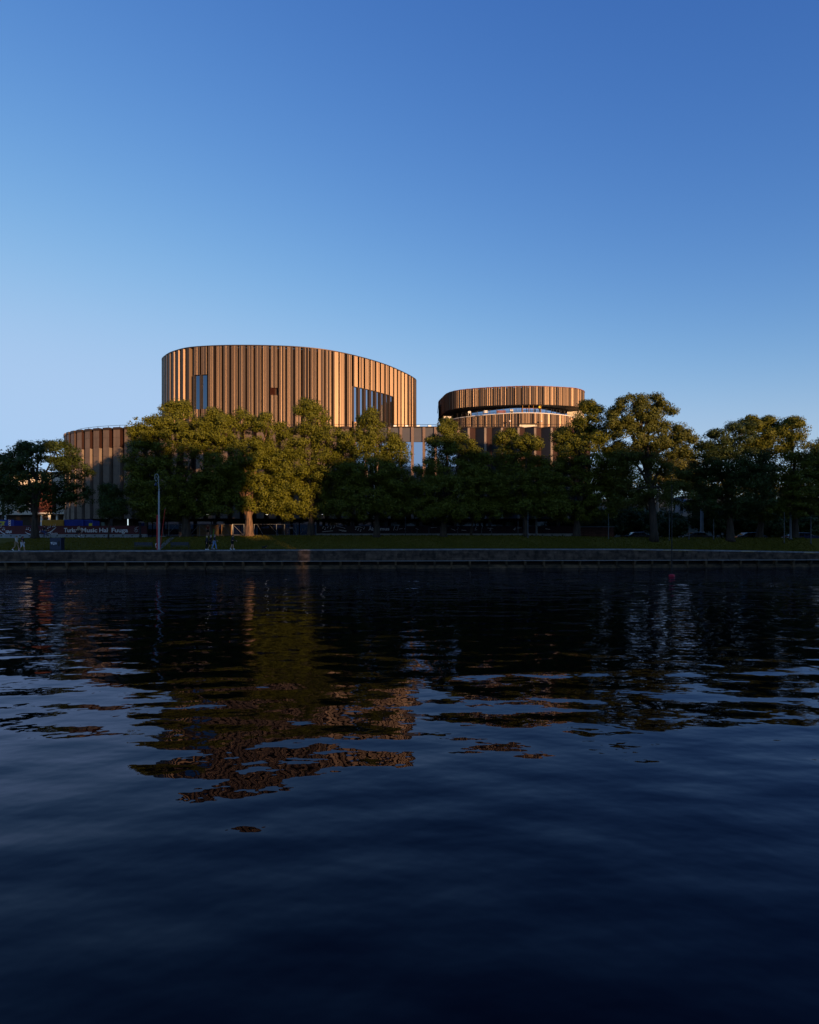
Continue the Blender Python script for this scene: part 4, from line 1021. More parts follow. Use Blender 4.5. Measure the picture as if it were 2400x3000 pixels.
def hoarding(px0, px1, py0, py1, py2, matname, label, bw=2.9):
    xa, xb = wx(px0, YH), wx(px1, YH); root = empty('hoarding', ((xa + xb) / 2, YH, wz(py2, YH)), label, 'hoarding', 'printed hoardings along the road')
    n = max(1, round((xb - xa) / bw)); w_ = (xb - xa) / n
    for k in range(n):
        x0, x1 = xa + k * w_, xa + (k + 1) * w_
        m = MB(root.location); m.box(x0 + 0.004, x1 - 0.004, YH - 0.02, YH + 0.03, wz(py1, YH), wz(py0, YH)); m.build('banner', M[matname], root)
        m = MB(root.location); z0, z1 = 3.3, wz(py1, YH) - 0.01
        m.prism([(x0 + 0.02, YH - 0.28), (x1 - 0.02, YH - 0.28), (x1 - 0.02, YH + 0.28), (x0 + 0.02, YH + 0.28)], z0, z1 - 0.12)
        m.prism([(x0 + 0.02, YH - 0.2), (x1 - 0.02, YH - 0.2), (x1 - 0.02, YH + 0.2), (x0 + 0.02, YH + 0.2)], z1 - 0.119, z1)
        b = m.build('concrete_block', M['concrete'], root)
        m = MB(root.location); xm = (x0 + x1) / 2
        for s in (-0.7, 0.7): m.box(xm + s - 0.13, xm + s + 0.13, YH - 0.284, YH - 0.2, z1 - 0.3, z1 - 0.16)
        m.build('lifting_slot', M['rubber'], b)
    return root
h1 = hoarding(-60, 431, 1540.5, 1565, 1573, 'maroon', 'maroon hoarding with white music notes and hall lettering at left')
for word, a, b in (('Turku', 188, 225), ('Music', 239, 285.5), ('Hall', 291.5, 320), ('Fuuga', 327.5, 375.5)):
    lettering('lettering', word, a, b, 1559, 12.2, YH, h1, M['letter'], 0.022)
lettering('lettering', 'Risolo', 146, 169.5, 1565.0, 5.5, YH, h1, M['letter'], 0.0, 0.3)
m = MB(h1.location)
ribbon(m, [(-10, 1545), (0, 1555), (8, 1561), (16, 1565)], 0.10, YH, None); m.build('slur_line', M['letter'], h1)
m = MB(h1.location); ribbon(m, [(74, 1558), (82, 1563), (90, 1565.5), (97, 1566)], [.03, .1, .12, .05], YH, None); m.build('slur_line', M['letter'], h1)
m = MB(h1.location); ribbon(m, [(134, 1563), (144, 1560.5), (153, 1555.5), (160, 1549), (165, 1545)], [.03, .1, .13, .1, .04], YH, None); m.build('slur_line', M['letter'], h1)
for px, py, k in ((3, 1544.5, 1), (8, 1552, 2), (13, 1552, 1), (22, 1561, 2), (29, 1561, 2), (33, 1560, 1), (78, 1551, 1), (83, 1551, 2), (88.5, 1554.5, 1), (98, 1557.5, 2), (117, 1558.5, 1), (133, 1553, 1), (140.5, 1547.5, 1), (147, 1544.3, 1), (155.5, 1543, 1), (161, 1541.8, 1)):
    note(h1, px, py, 0.85, k)
m = MB(h1.location)
for dz in (0, 3.5):
    ribbon(m, [(17, 1556 + dz), (27, 1555 + dz)], 0.10, YH, None); ribbon(m, [(26, 1557.5 + dz), (35, 1556.5 + dz)], 0.09, YH, None)
m.build('note_beams', M['letter'], h1)
m = MB(h1.location)
for p in ([(394, 1549), (398, 1545), (400, 1549), (396, 1555), (399, 1559), (404, 1552)], [(395, 1558), (401, 1543)], [(400, 1546), (406, 1543)], [(393, 1553), (400, 1551), (405, 1553)], [(398, 1560), (402, 1556), (405, 1558)], [(409, 1549), (411, 1546), (412, 1550), (410, 1551), (414, 1548)]):
    ribbon(m, p, 0.035, YH, None)
m.build('emblem', M['letter'], h1)
h2 = hoarding(928, 1690, 1541, 1563, 1570, 'maroon_dark', 'very dark hoarding with faint white lettering in the deep shade')
lettering('lettering', 'Åb', 1080, 1096, 1553.6, 9.5, YH, h2, M['letter'], 0.02)
lettering('lettering', 'mus', 1114, 1141, 1553.6, 9.5, YH, h2, M['letter'], 0.02)
m = MB(h2.location)
for p in ([(944, 1558), (952, 1557), (965, 1556), (976, 1555)], [(993, 1552), (1003, 1556), (1015, 1557)], [(993, 1552.5), (1000, 1553), (1015, 1555)], [(985, 1541), (1002, 1545), (1012, 1548)], [(1040, 1544), (1052, 1543), (1062, 1546)],
          [(1153, 1554), (1157, 1542)], [(1158, 1552), (1165, 1553), (1167, 1540)], [(1170, 1550), (1180, 1548)], [(1218, 1548), (1226, 1551)], [(1262, 1546), (1280, 1545)], [(1322, 1549), (1334, 1554)], [(1352, 1553), (1366, 1554)], [(1390, 1553), (1398, 1552)], [(1428, 1547), (1445, 1548)], [(1504, 1552), (1510, 1546)], [(1516, 1547), (1528, 1546)], [(1598, 1549), (1612, 1551)]):
    ribbon(m, p, 0.05, YH, None)
m.build('score_lines', M['letter'], h2)
for px, py in ((946, 1547), (952, 1551), (960, 1546), (969, 1549), (978, 1546), (1042, 1551), (1049, 1553), (1056, 1556), (1066, 1549), (1186, 1549), (1340, 1551), (1393, 1549), (1412, 1547), (1436, 1553), (1508, 1552)):
    note(h2, px, py, 0.75, 2)

# ------------------------------------------------------------------ mesh site fence panels
def fence_panel(px0, px1, label, braces, base=True, mid=None, Y=86.9, py0=1536, py1=1569, mname='steel'):
    xa, xb = wx(px0, Y), wx(px1, Y); z0, z1 = wz(py1, Y), wz(py0, Y); O_ = ((xa + xb) / 2, Y, z0)
    t = empty('fence_panel', O_, label, 'fence', 'site fence panels along the road')
    for x in [xa, xb] + ([wx(mid, Y)] if mid else []):
        m = MB(O_); m.path([(x, Y, z0 - 0.1), (x, Y, z1 + 0.02)], 0.045, 6); m.build('post', M[mname], t)
    for z in (z1, z0 + 0.08):
        m = MB(O_); m.path([(xa, Y, z), (xb, Y, z)], 0.04, 6); m.build('rail', M[mname], t)
    for (p0, q0, p1, q1) in braces:
        m = MB(O_); m.path([(wx(p0, Y), Y - 0.02, wz(q0, Y)), (wx(p1, Y), Y - 0.02, wz(q1, Y))], 0.03, 5); m.build('brace', M[mname], t)
    m = MB(O_)                                      # welded wires
    n = int((xb - xa) / 0.22)
    for k in range(1, n):
        x = xa + (xb - xa) * k / n; m.box(x - .003, x + .003, Y - .003, Y + .003, z0 + .1, z1 - .03)
    for k in range(1, 8):
        z = z0 + (z1 - z0) * k / 8; m.box(xa, xb, Y + .004, Y + .008, z - .003, z + .003)
    o = m.build('wire_mesh', M['mullion'], t); o['kind'] = 'stuff'
    if base:
        for x in (xa, xb):
            m = MB(O_); m.box(x - .35, x + .35, Y - .14, Y + .14, z0 - .25, z0 - .06); m.build('concrete_foot', M['concrete'], t)
    return t
fence_panel(478, 494.5, 'short fence bay right of the tall lamp post', [], mid=None)
fence_panel(495, 533, 'fence panel with arched braces right of the tall lamp', [(498, 1559, 516, 1538), (522, 1538, 533, 1546)])
fence_panel(553, 617, 'pale fence panel with a peaked pair of braces beside the road walker', [(560, 1564, 584, 1537), (586, 1537, 606, 1557)], mid=585)
fence_panel(618, 681, 'fence panel in front of the lit plywood sheet', [(624, 1565, 645, 1539), (655, 1540, 678, 1568)])
fence_panel(682.5, 715, 'fence panel between plywood and the sunlit trunk', [(686, 1540, 712, 1566)])
fence_panel(745, 833, 'dark fence panel right of the sunlit trunk', [(770, 1565, 755, 1538), (790, 1538, 815, 1565)], mid=810)
fence_panel(834, 927, 'dark fence panel left of the dark hoarding', [(850, 1540, 870, 1565), (880, 1565, 897, 1545)], mid=868)
for px0, px1, py0, lab in ((578, 640, 1537, 'tall plywood sheet lit orange behind the walker on the road'), (650, 682, 1537, 'brightest plywood sheet left of the sunlit trunk')):
    Y = 87.6; t = empty('plywood_sheet', (wx((px0 + px1) / 2, Y), Y, wz(1572, Y)), lab, 'board', 'plywood sheets behind the fence')
    h = (px1 - px0) / F * Y / 2; H = (1572 - py0) / F * Y
    m = MB(); m.box(-h, h, 0, 0.03, 0.1, H); m.build('sheet', M['plywood'], t)
    m = MB(); m.box(-h - .05, -h, -0.05, 0.05, 0, H); m.box(h, h + .05, -0.05, 0.05, 0, H); m.build('batten', M['plywood'], t)
t = empty('timber_kerb', (wx(684, 86.6), 86.6, wz(1575, 86.6)), 'lit timber beam lying along the foot of the fence by the trunk', 'beam')
m = MB(); m.box(-1.7, 1.6, -0.12, 0.12, -0.05, 0.22); m.build('timber', M['plywood'], t)
t = empty('site_notice', (wx(853, 86.8), 86.7, wz(1550, 86.8)), 'faint red notice plate on the dark fence', 'sign')
m = MB(); m.box(-.35, .35, 0, .02, 0, .42); m.build('plate', M['red_brown'], t)
m = MB(); m.box(-.3, .3, -.004, -.001, .1, .14); m.box(-.3, .3, -.004, -.001, .24, .28); m.build('print_line', M['letter'], t)

# ------------------------------------------------------------------ tall lamp on the quay with a scroll head
def scroll_lamp():
    Y = 70.6; X = wx(466, Y); Z = cop_z(X)
    t = empty('street_lamp', (X, Y, Z), 'tall pale lamp post with scroll top and bell shade on the quay', 'street lamp')
    k = F / Y * 8
    def L(a, b): return ((a - 327) / k, 0, (1940 - b) / k)
    m = MB(); m.lathe([(0.0, 0), (0.16, 0), (0.16, 0.12), (0.125, 0.3), (0.122, 1.6), (0.115, 2.2), (0.095, 7.0), (0.09, 7.05)], n=14); m.build('pole', M['lamp_grey'], t, True)
    m = MB(); z = 7.05; m.lathe([(0.09, z), (0.045, z + .05), (0.045, z + .14), (0.085, z + .2), (0.085, z + .24), (0.04, z + .3), (0.04, z + .52), (0.06, z + .56), (0.03, z + .62), (0.0, z + .62)], n=12); m.build('finial', M['lamp_grey'], t, True)
    sc = [(320, 470), (320, 380), (322, 300), (318, 230), (303, 180), (275, 157), (248, 165), (232, 200), (230, 250), (240, 295), (262, 322), (282, 305), (290, 270), (282, 238), (265, 225), (250, 235)]
    P = np.array([L(*p) for p in sc]); Q = []
    for i in range(len(P) - 1):
        p0, p1, p2, p3 = P[max(i - 1, 0)], P[i], P[i + 1], P[min(i + 2, len(P) - 1)]
        for u in np.linspace(0, 1, 4, endpoint=False): Q.append(0.5 * ((2 * p1) + (-p0 + p2) * u + (2 * p0 - 5 * p1 + 4 * p2 - p3) * u * u + (-p0 + 3 * p1 - 3 * p2 + p3) * u ** 3))
    Q.append(P[-1])
    m = MB(); m.path(Q, [0.04 - 0.018 * i / len(Q) for i in range(len(Q))], 8); m.build('scroll_arm', M['lamp_grey'], t, True)
    m = MB(); m.path([L(290, 345), L(300, 370), L(318, 395)], 0.02, 6); m.build('stay', M['lamp_grey'], t, True)
    c = L(258, 430)
    m = MB(); m.lathe([(0.0, .43), (0.03, .42), (0.03, .36), (0.09, .34), (0.12, .2), (0.15, .12), (0.25, .02), (0.25, 0.0), (0.2, .0), (0.1, .1)], c, 16); s = m.build('bell_shade', M['lamp_dark'], t, True)
    m = MB(); m.lathe([(0, .02), (.09, .03), (.09, .08)], c, 10); m.build('lamp_glass', M['white'], s)
scroll_lamp()
def rescue_post():
    Y = 71.2; X = wx(462.5, Y); Z = cop_z(X)
    t = empty('rescue_post', (X - 0.05, Y, Z), 'red rescue post with a white life ring left of the tall lamp foot', 'rescue post')
    m = MB(); m.box(-0.09, 0.09, -0.05, 0.05, 0, 4.25); m.build('post', M['red'], t)
    m = MB(); m.box(0.1, 0.19, -0.03, 0.03, 0.1, 2.7); m.build('pale_batten', M['pale_trim'], t)
    m = MB(); n = 18
    m.path([(-0.04 + 0.22 * math.cos(2 * math.pi * k / n), 0.12, 0.55 + 0.30 * math.sin(2 * math.pi * k / n)) for k in range(n + 1)], 0.05, 6, cap=False); r = m.build('life_ring', M['white'], t, True)
    m = MB()
    for a in (0.3, 1.9, 3.4, 5.0):
        m.path([(-0.04 + 0.22 * math.cos(a + e), 0.12, 0.55 + 0.30 * math.sin(a + e)) for e in (-.15, 0, .15)], 0.056, 6)
    m.build('band', M['red'], r)
    t = empty('boat_hook', (wx(476, 71.3), 71.3, Z), 'thin red pole leaning to the right behind the tall lamp', 'pole')
    m = MB(); m.path([(-0.35, 0.1, 0.0), (0.28, 0.1, 4.95)], [0.045, 0.035], 6); m.build('shaft', M['red'], t)
    m = MB(); m.path([(0.28, 0.1, 4.95), (0.3, 0.1, 5.1), (0.36, .1, 5.05)], 0.025, 5); m.build('hook', M['steel'], t)
rescue_post()

# ------------------------------------------------------------------ slim posts and lamps
def slim_post(px, Y, py_top, r, label, mname='steel', head=None, group='slim posts behind the lawn'):
    X = wx(px, Y); Z = gz(X, Y); t = empty('street_lamp' if head else 'slim_post', (X, Y, Z), label, 'street lamp' if head else 'post', group)
    H = wz(py_top, Y) - Z
    m = MB(); m.lathe([(0, 0), (r * 1.5, 0), (r * 1.5, .15), (r, .25), (r * .75, H), (0, H)], n=8); m.build('pole', M[mname], t, True)
    if head:
        m = MB(); m.path([(0, 0, H - .05), (-.05, 0, H + .25), (-.3, 0, H + .4)], .03, 5); m.build('arm', M[mname], t)
        m = MB(); m.ellipsoid((-.42, 0, H + .36), (.2, .1, .06), 8, 5); m.build('lamp_head', M['lamp_dark'], t)
    return t
slim_post(1572, 82.0, 1476, 0.15, 'thick blue grey lamp pole right of the linden with two golden tips', 'post_grey', True)
slim_post(1547, 79.2, 1488, 0.055, 'pale bare post left of the thick lamp pole', 'post_grey')
slim_post(1783, 79.5, 1505, 0.05, 'thin pale post right of the low brick wall', 'post_grey')
slim_post(1961, 79.0, 1440, 0.05, 'tall thin grey pole right of the oak trunk', 'post_grey', True)
slim_post(2019, 79.6, 1540, 0.06, 'short post between oak trunk and stone pillar', 'post_grey')
slim_post(2091, 79.6, 1520, 0.06, 'nearest thin post to the right of the stone pillar', 'post_grey')
slim_post(2135, 79.4, 1520, 0.06, 'thin post farther right of the stone pillar, under the dome middle', 'post_grey')
slim_post(2298, 79.0, 1500, 0.05, 'thin post left of the pale birch trunk at right', 'post_grey')
slim_post(2316, 80.0, 1494, 0.15, 'thick pale grey pole under the right of the dark dome', 'post_grey')
slim_post(2376, 79.0, 1515, 0.06, 'rightmost thin post on the lawn', 'post_grey')
slim_post(411, 80.5, 1530, 0.14, 'short dark bollard pole at the right end of the maroon hoarding', 'dark_metal')
for px, lab in ((1222, 'leftmost of the short posts before the dark hoarding'), (1257, 'short post before the dark hoarding, second from the left'), (1341, 'short post before the dark hoarding, in the middle of the row'), (1411, 'short post before the dark hoarding, second from the right'), (1440, 'rightmost of the short posts before the dark hoarding'), (1518, 'taller post before the dark hoarding, just left of the pale bare post'), (1188, 'taller post left of the short row before the dark hoarding')):
    slim_post(px, 84.5, 1545 if px not in (1188, 1518) else 1512, 0.05, lab, 'post_grey', group='posts before the dark hoarding')
# stone pillar, brick wall, pavilion on the hill
Y = 88.5; X = wx(2057, Y); Z = gz(X, Y)
t = empty('stone_pillar', (X, Y, Z), 'pale tapering stone pillar beside the road under the dark dome', 'pillar')
m = MB(); m.box(-.26, .26, -.26, .26, -.2, 1.6); m.build('base', M['concrete'], t)
m = MB(); m.add([(-.19, -.19, 1.6), (.19, -.19, 1.6), (.19, .19, 1.6), (-.19, .19, 1.6), (-.17, -.17, 5.2), (.17, -.17, 5.2), (.17, .17, 5.2), (-.17, .17, 5.2)], [(0, 1, 5, 4), (1, 2, 6, 5), (2, 3, 7, 6), (3, 0, 4, 7), (4, 5, 6, 7)]); m.build('shaft', M['concrete'], t)
Y = 90; bw = empty('brick_wall', (wx(1745, Y), Y, 3.6), 'low old brick wall behind the lawn below the wide linden', 'wall')
rb = random.Random(3); xa, xb = wx(1693, Y), wx(1800, Y)
m = MB(bw.location); m.box(xa, xb, Y + .05, Y + .4, 3.3, wz(1541, Y)); m.build('wall_core', M['stone_dark'], bw)
z = 3.35
while z < wz(1542, Y) - .2:
    x = xa + rb.uniform(-.3, 0)
    while x < xb:
        L = rb.uniform(.5, .8); m = MB(bw.location); m.box(max(x, xa) + .01, min(x + L, xb) - .01, Y - .03 + rb.uniform(-.01, .01), Y + .06, z + .01, z + .23); m.build('brick', M['brick'], bw); x += L
        if xb - x < .15: break
    z += .25
m = MB(bw.location); m.box(xa - .05, xb + .05, Y - .08, Y + .45, z + .005, z + .09); m.build('coping', M['concrete'], bw)
Y = 128; X = wx(2014, Y); Z = wz(1506, Y)
pv = empty('round_pavilion', (X, Y, Z), 'pale round pavilion with domed roof on the dark hill', 'pavilion')
m = MB(); m.lathe([(3.2, -1.5), (3.2, 2.6), (3.0, 2.6)], (0, 2.5, 0), 24); m.build('wall', M['cream_wall'], pv, True)
m = MB(); m.lathe([(3.45, 2.6), (3.4, 2.8), (2.8, 3.3), (1.6, 3.75), (0, 3.9)], (0, 2.5, 0), 24); m.build('dome_roof', M['concrete'], pv, True)
for k in range(-2, 3):
    a = R(k * 26); m = MB(); c, s = math.sin(a) * 3.23, -math.cos(a) * 3.23 + 2.5
    m.box(c - .32, c + .32, s - .06, s + .06, .1, 2.2); m.build('window', M['glass'], pv)
# mooring mark in the river
Y = 57.5; X = wx(1968.5, Y)
mk = empty('marker_pole', (X, Y, 0), 'thin dark marker pole with a red float standing in the river', 'marker pole')
m = MB(); m.path([(0, 0, -1), (0, 0, 9.0)], [0.05, 0.03], 6); m.build('pole', M['dark_metal'], mk)
m = MB(); m.lathe([(0, -.2), (.26, -.2), (.29, .0), (.27, .17), (.1, .24), (0, .24)], n=14); m.build('float', mat('float_red', (0.42, 0.01, 0.025), 0.45), mk, True)

# ------------------------------------------------------------------ benches, bin
def bench(px, Y, label):
    X = wx(px, Y); t = empty('park_bench', (X, Y, cop_z(X)), label, 'bench', 'benches on the quay path', rz=R(180))
    hw = 1.12
    for k in range(4): m = MB(); y = -.05 + k * .12; m.box(-hw, hw, -y - .05, -y + .05, .43, .46); m.build('seat_slat', M['lamp_dark'], t)
    for k in range(4): m = MB(); z = .55 + k * .1; m.box(-hw, hw, .08 + k * .02, .105 + k * .02, z, z + .075); m.build('back_slat', M['lamp_dark'], t)
    for s in (-1, 1):
        m = MB(); x = s * (hw - .06)
        m.path([(x, -.42, 0), (x, -.38, .42), (x, .05, .42), (x, .17, .95)], .028, 6); m.path([(x, .1, 0), (x, .06, .42)], .028, 6); m.build('leg_frame', M['dark_metal'], t)
        m = MB(); m.path([(x, -.38, .42), (x, -.4, .64), (x, -.2, .68), (x, .1, .66)], .022, 6); m.build('armrest', M['dark_metal'], t)
    return t
bench(422, 71.6, 'dark park bench left of the tall lamp, backrest to the lawn')
bench(528, 71.9, 'dark park bench right of the tall lamp')
Y = 70.6; X = wx(168, Y)
t = empty('litter_bin', (X, Y, cop_z(X)), 'big dark litter bin with white graffiti on the quay', 'litter bin')
m = MB(); m.box(-.66, .66, -.35, .35, .05, 1.38); m.build('body', M['lamp_dark'], t)
m = MB(); m.box(-.69, .69, -.38, .38, 1.383, 1.5); m.build('lid', M['lamp_dark'], t)
m = MB(); m.box(-.4, .3, -.3, .3, 1.503, 1.53); m.build('lid_plate', M['lamp_grey'], t)
m = MB(); m.box(-.6, .6, -.3, .3, 0, .05); m.build('foot', M['dark_metal'], t)
m = MB(); m.box(.3, .5, -.37, -.352, .5, 1.1); m.build('door', M['dark_metal'], t)
g = MB()
def gr(pts, w_=.035):
    n = len(pts); vs = []
    for i in range(n):
        a = pts[max(i - 1, 0)]; b = pts[min(i + 1, n - 1)]; dx, dz = b[0] - a[0], b[1] - a[1]; L = math.hypot(dx, dz) or 1
        for s in (-1, 1): vs.append((pts[i][0] - dz / L * w_ * s / 2, -.356, pts[i][1] + dx / L * w_ * s / 2))
    g.add(vs, [(2 * i, 2 * i + 1, 2 * i + 3, 2 * i + 2) for i in range(n - 1)])
gr([(-.36, .90), (-.5, .96), (-.57, .92), (-.5, .86), (-.38, .82), (-.42, .76), (-.52, .78)], .05); gr([(-.3, .74), (-.26, .92), (-.2, .8), (-.14, .92), (-.08, .76), (-.16, .7), (-.3, .7)], .05)
gr([(-.02, .8), (.04, .9), (.14, .86), (.12, .76), (.02, .74), (-.02, .8)], .045); gr([(-.5, .98), (-.2, .97), (.1, .93)], .03)
g.build('graffiti', M['letter'], t)

# ------------------------------------------------------------------ parked cars half hidden by the lawn crest
def car(px, Y, paint, label, flip=1):
    X = wx(px, Y); Z = gz(X, Y) - 0.02
    t = empty('parked_car', (X, Y, Z), label, 'car', 'cars parked along the road at right', rz=0 if flip > 0 else math.pi)
    prof_ = [(-2.2, .35), (-2.25, .7), (-2.1, .92), (-1.35, 1.0), (-.75, 1.42), (.55, 1.46), (1.35, 1.05), (2.1, .95), (2.2, .6), (2.15, .35)]
    m = MB(); n = len(prof_)
    sec = [(-.87, 0.0), (-.82, .06), (.82, .06), (.87, 0.0)]
    def ring_(y, ins): return [(x * (1 - .02 * ins), y, z if z < 1.0 else z - .02 * ins) for x, z in prof_]
    vs = ring_(-.86, 1) + ring_(-.80, 0) + ring_(.80, 0) + ring_(.86, 1); fs = []
    for r in range(3):
        for k in range(n): fs.append((r * n + k, r * n + (k + 1) % n, (r + 1) * n + (k + 1) % n, (r + 1) * n + k))
    fs += [tuple(range(n)), tuple(range(4 * n - 1, 3 * n - 1, -1))]
    m.add(vs, fs); m.build('body', M[paint], t)
    for s in (-1, 1):
        for pts_ in ([(-1.15, 1.02), (-.72, 1.36), (-.1, 1.38), (-.1, 1.02)], [(0, 1.02), (0, 1.38), (.52, 1.38), (1.1, 1.05)]):
            m = MB(); m.add([(x, s * .872, z) for x, z in pts_], [(0, 1, 2, 3)]); m.build('side_window', M['car_glass'], t)
    for pts_ in ([(.62, 1.41), (1.3, 1.09)], [(-.82, 1.38), (-1.3, 1.05)]):
        m = MB(); o_ = .02 if pts_[0][0] > 0 else -.02
        m.add([(pts_[0][0] + o_, -.7, pts_[0][1] + .015), (pts_[0][0] + o_, .7, pts_[0][1] + .015), (pts_[1][0] + o_, .76, pts_[1][1] + .015), (pts_[1][0] + o_, -.76, pts_[1][1] + .015)], [(0, 1, 2, 3)]); m.build('windscreen', M['car_glass'], t)
    for x in (-1.35, 1.35):
        for s in (-1, 1):
            m = MB(); nn = 16
            vs = [(x + r * math.cos(2 * math.pi * k / nn), s * y, .32 + r * math.sin(2 * math.pi * k / nn)) for r, y in ((.32, .70), (.32, .875), (.2, .885)) for k in range(nn)]
            m.add(vs, [(i * nn + k, i * nn + (k + 1) % nn, (i + 1) * nn + (k + 1) % nn, (i + 1) * nn + k) for i in range(2) for k in range(nn)]); wv = m.build('wheel', M['rubber'], t)
            m = MB(); m.add([(x + .2 * math.cos(2 * math.pi * k / nn), s * .887, .32 + .2 * math.sin(2 * math.pi * k / nn)) for k in range(nn)], [tuple(range(nn))]); m.build('rim', M['steel'], wv)
    for s in (-1, 1):
        m = MB(); m.box(2.12, 2.2, s * .62 - .15, s * .62 + .15, .68, .82); m.build('headlight', M['white'], t)
    return t
M['car_black'] = mat('black_car_paint', (0.012, 0.012, 0.014), 0.15, 0.0, spec=0.6); M['car_blue'] = mat('dark_blue_car_paint', (0.01, 0.015, 0.05), 0.15, spec=0.6); M['car_grey'] = mat('dark_grey_car_paint', (0.03, 0.03, 0.032), 0.2, 0.3)
car(1868, 84.3, 'car_black', 'black car parked left of the oak trunk')
car(2040, 84.3, 'car_grey', 'dark car parked in front of the stone pillar', -1)
car(2196, 84.3, 'car_black', 'black car parked under the middle of the dark dome')
car(2345, 84.3, 'car_blue', 'dark blue car parked near the right edge', -1)
# ------------------------------------------------------------------ people, bicycles, dog
def skin_mesh(verts, edges, radii, root=0, sub=1, name='body'):
    me = bpy.data.meshes.new(name); me.from_pydata([tuple(v) for v in verts], edges, [])
    o = bpy.data.objects.new(name, me); COL.objects.link(o)
    sk = o.modifiers.new('Skin', 'SKIN'); sk.use_smooth_shade = True
    for i, d in enumerate(me.skin_vertices[0].data):
        r = radii[i]; d.radius = (r, r) if not hasattr(r, '__len__') else r
        d.use_root = (i == root)
    if sub: s = o.modifiers.new('Subdivision', 'SUBSURF'); s.levels = sub; s.render_levels = sub
    dg = bpy.context.evaluated_depsgraph_get(); dg.update()
    out = bpy.data.meshes.new_from_object(o.evaluated_get(dg)); bpy.data.objects.remove(o); bpy.data.meshes.remove(me)
    for p in out.polygons: p.use_smooth = True
    out.materials.clear(); return out
def joints(h, thL, shL, thR, shR, arL, foL, arR, foR, lean=0.0, pel=None, spread=0.0):
    """joint positions, facing +x, z up; angles in degrees from straight down, forward positive"""
    k = h / 1.75; d = lambda a, L: Vector((math.sin(R(a)) * L * k, 0, -math.cos(R(a)) * L * k)); J = {}
    J['pel'] = Vector((0, 0, 0)); up = Vector((math.sin(R(lean)), 0, math.cos(R(lean))))
    J['sp'] = J['pel'] + up * .20 * k; J['ch'] = J['pel'] + up * .40 * k; J['nk'] = J['pel'] + up * .54 * k
    J['hd'] = J['nk'] + Vector((.025 * k, 0, .13 * k)); J['tp'] = J['hd'] + Vector((.005 * k, 0, .09 * k)); J['ns'] = J['hd'] + Vector((.105 * k, 0, -.01 * k)); J['cn'] = J['hd'] + Vector((.06 * k, 0, -.085 * k))
    for s, nm, th, sh, ar, fo in ((1, 'L', thL, shL, arL, foL), (-1, 'R', thR, shR, arR, foR)):
        J['hp' + nm] = Vector((0, s * .09 * k, -.03 * k)); J['kn' + nm] = J['hp' + nm] + d(th, .43); J['an' + nm] = J['kn' + nm] + d(sh, .42)
        J['to' + nm] = J['an' + nm] + Vector((.17 * k * math.cos(R(min(0, sh) * .8)), 0, -.045 * k + .17 * k * math.sin(R(min(0, sh) * .8))))
        J['sd' + nm] = J['ch'] + up * .08 * k + Vector((0, s * .185 * k, 0)); J['el' + nm] = J['sd' + nm] + d(ar, .29) + Vector((0, s * .03, 0)); J['wr' + nm] = J['el' + nm] + d(fo, .25)
        hd = d(fo, .09) ; J['pm' + nm] = J['wr' + nm] + hd
        fd = (J['wr' + nm] - J['el' + nm]).normalized(); side = Vector((0, 1, 0)).cross(fd).normalized()
        for q, (off, L) in enumerate(((-.03, .07), (-.01, .085), (.012, .08), (.032, .06))):
            a = J['pm' + nm] + side * off * k; J[f'f{q}a' + nm] = a + fd * L * .5 * k + Vector((0, -s * .006, 0)); J[f'f{q}b' + nm] = a + fd * L * k + Vector((0, -s * .02, 0))
        J['tha' + nm] = J['wr' + nm] + hd * .5 - side * .045 * k; J['thb' + nm] = J['tha' + nm] + (fd * .8 - side * .3) * .045 * k
    low = min(min(J['to' + a].z - .03 * k, J['an' + a].z - .075 * k) for a in 'LR')
    if pel is None: pel = Vector((0, 0, -low))
    for n in J: J[n] = J[n] + Vector(pel)
    return J, k
RAD = {'pel': .125, 'sp': .115, 'ch': .135, 'nk': .05, 'hd': .098, 'tp': .07, 'ns': .016, 'cn': .045, 'hp': .09, 'kn': .058, 'an': .042, 'to': .035, 'sd': .062, 'el': .042, 'wr': .028, 'pm': .034}
def rad(n):
    if n[0] == 'f' and n[1].isdigit() or n[:2] == 'th': return .010
    return RAD.get(n) or RAD.get(n[:-1])
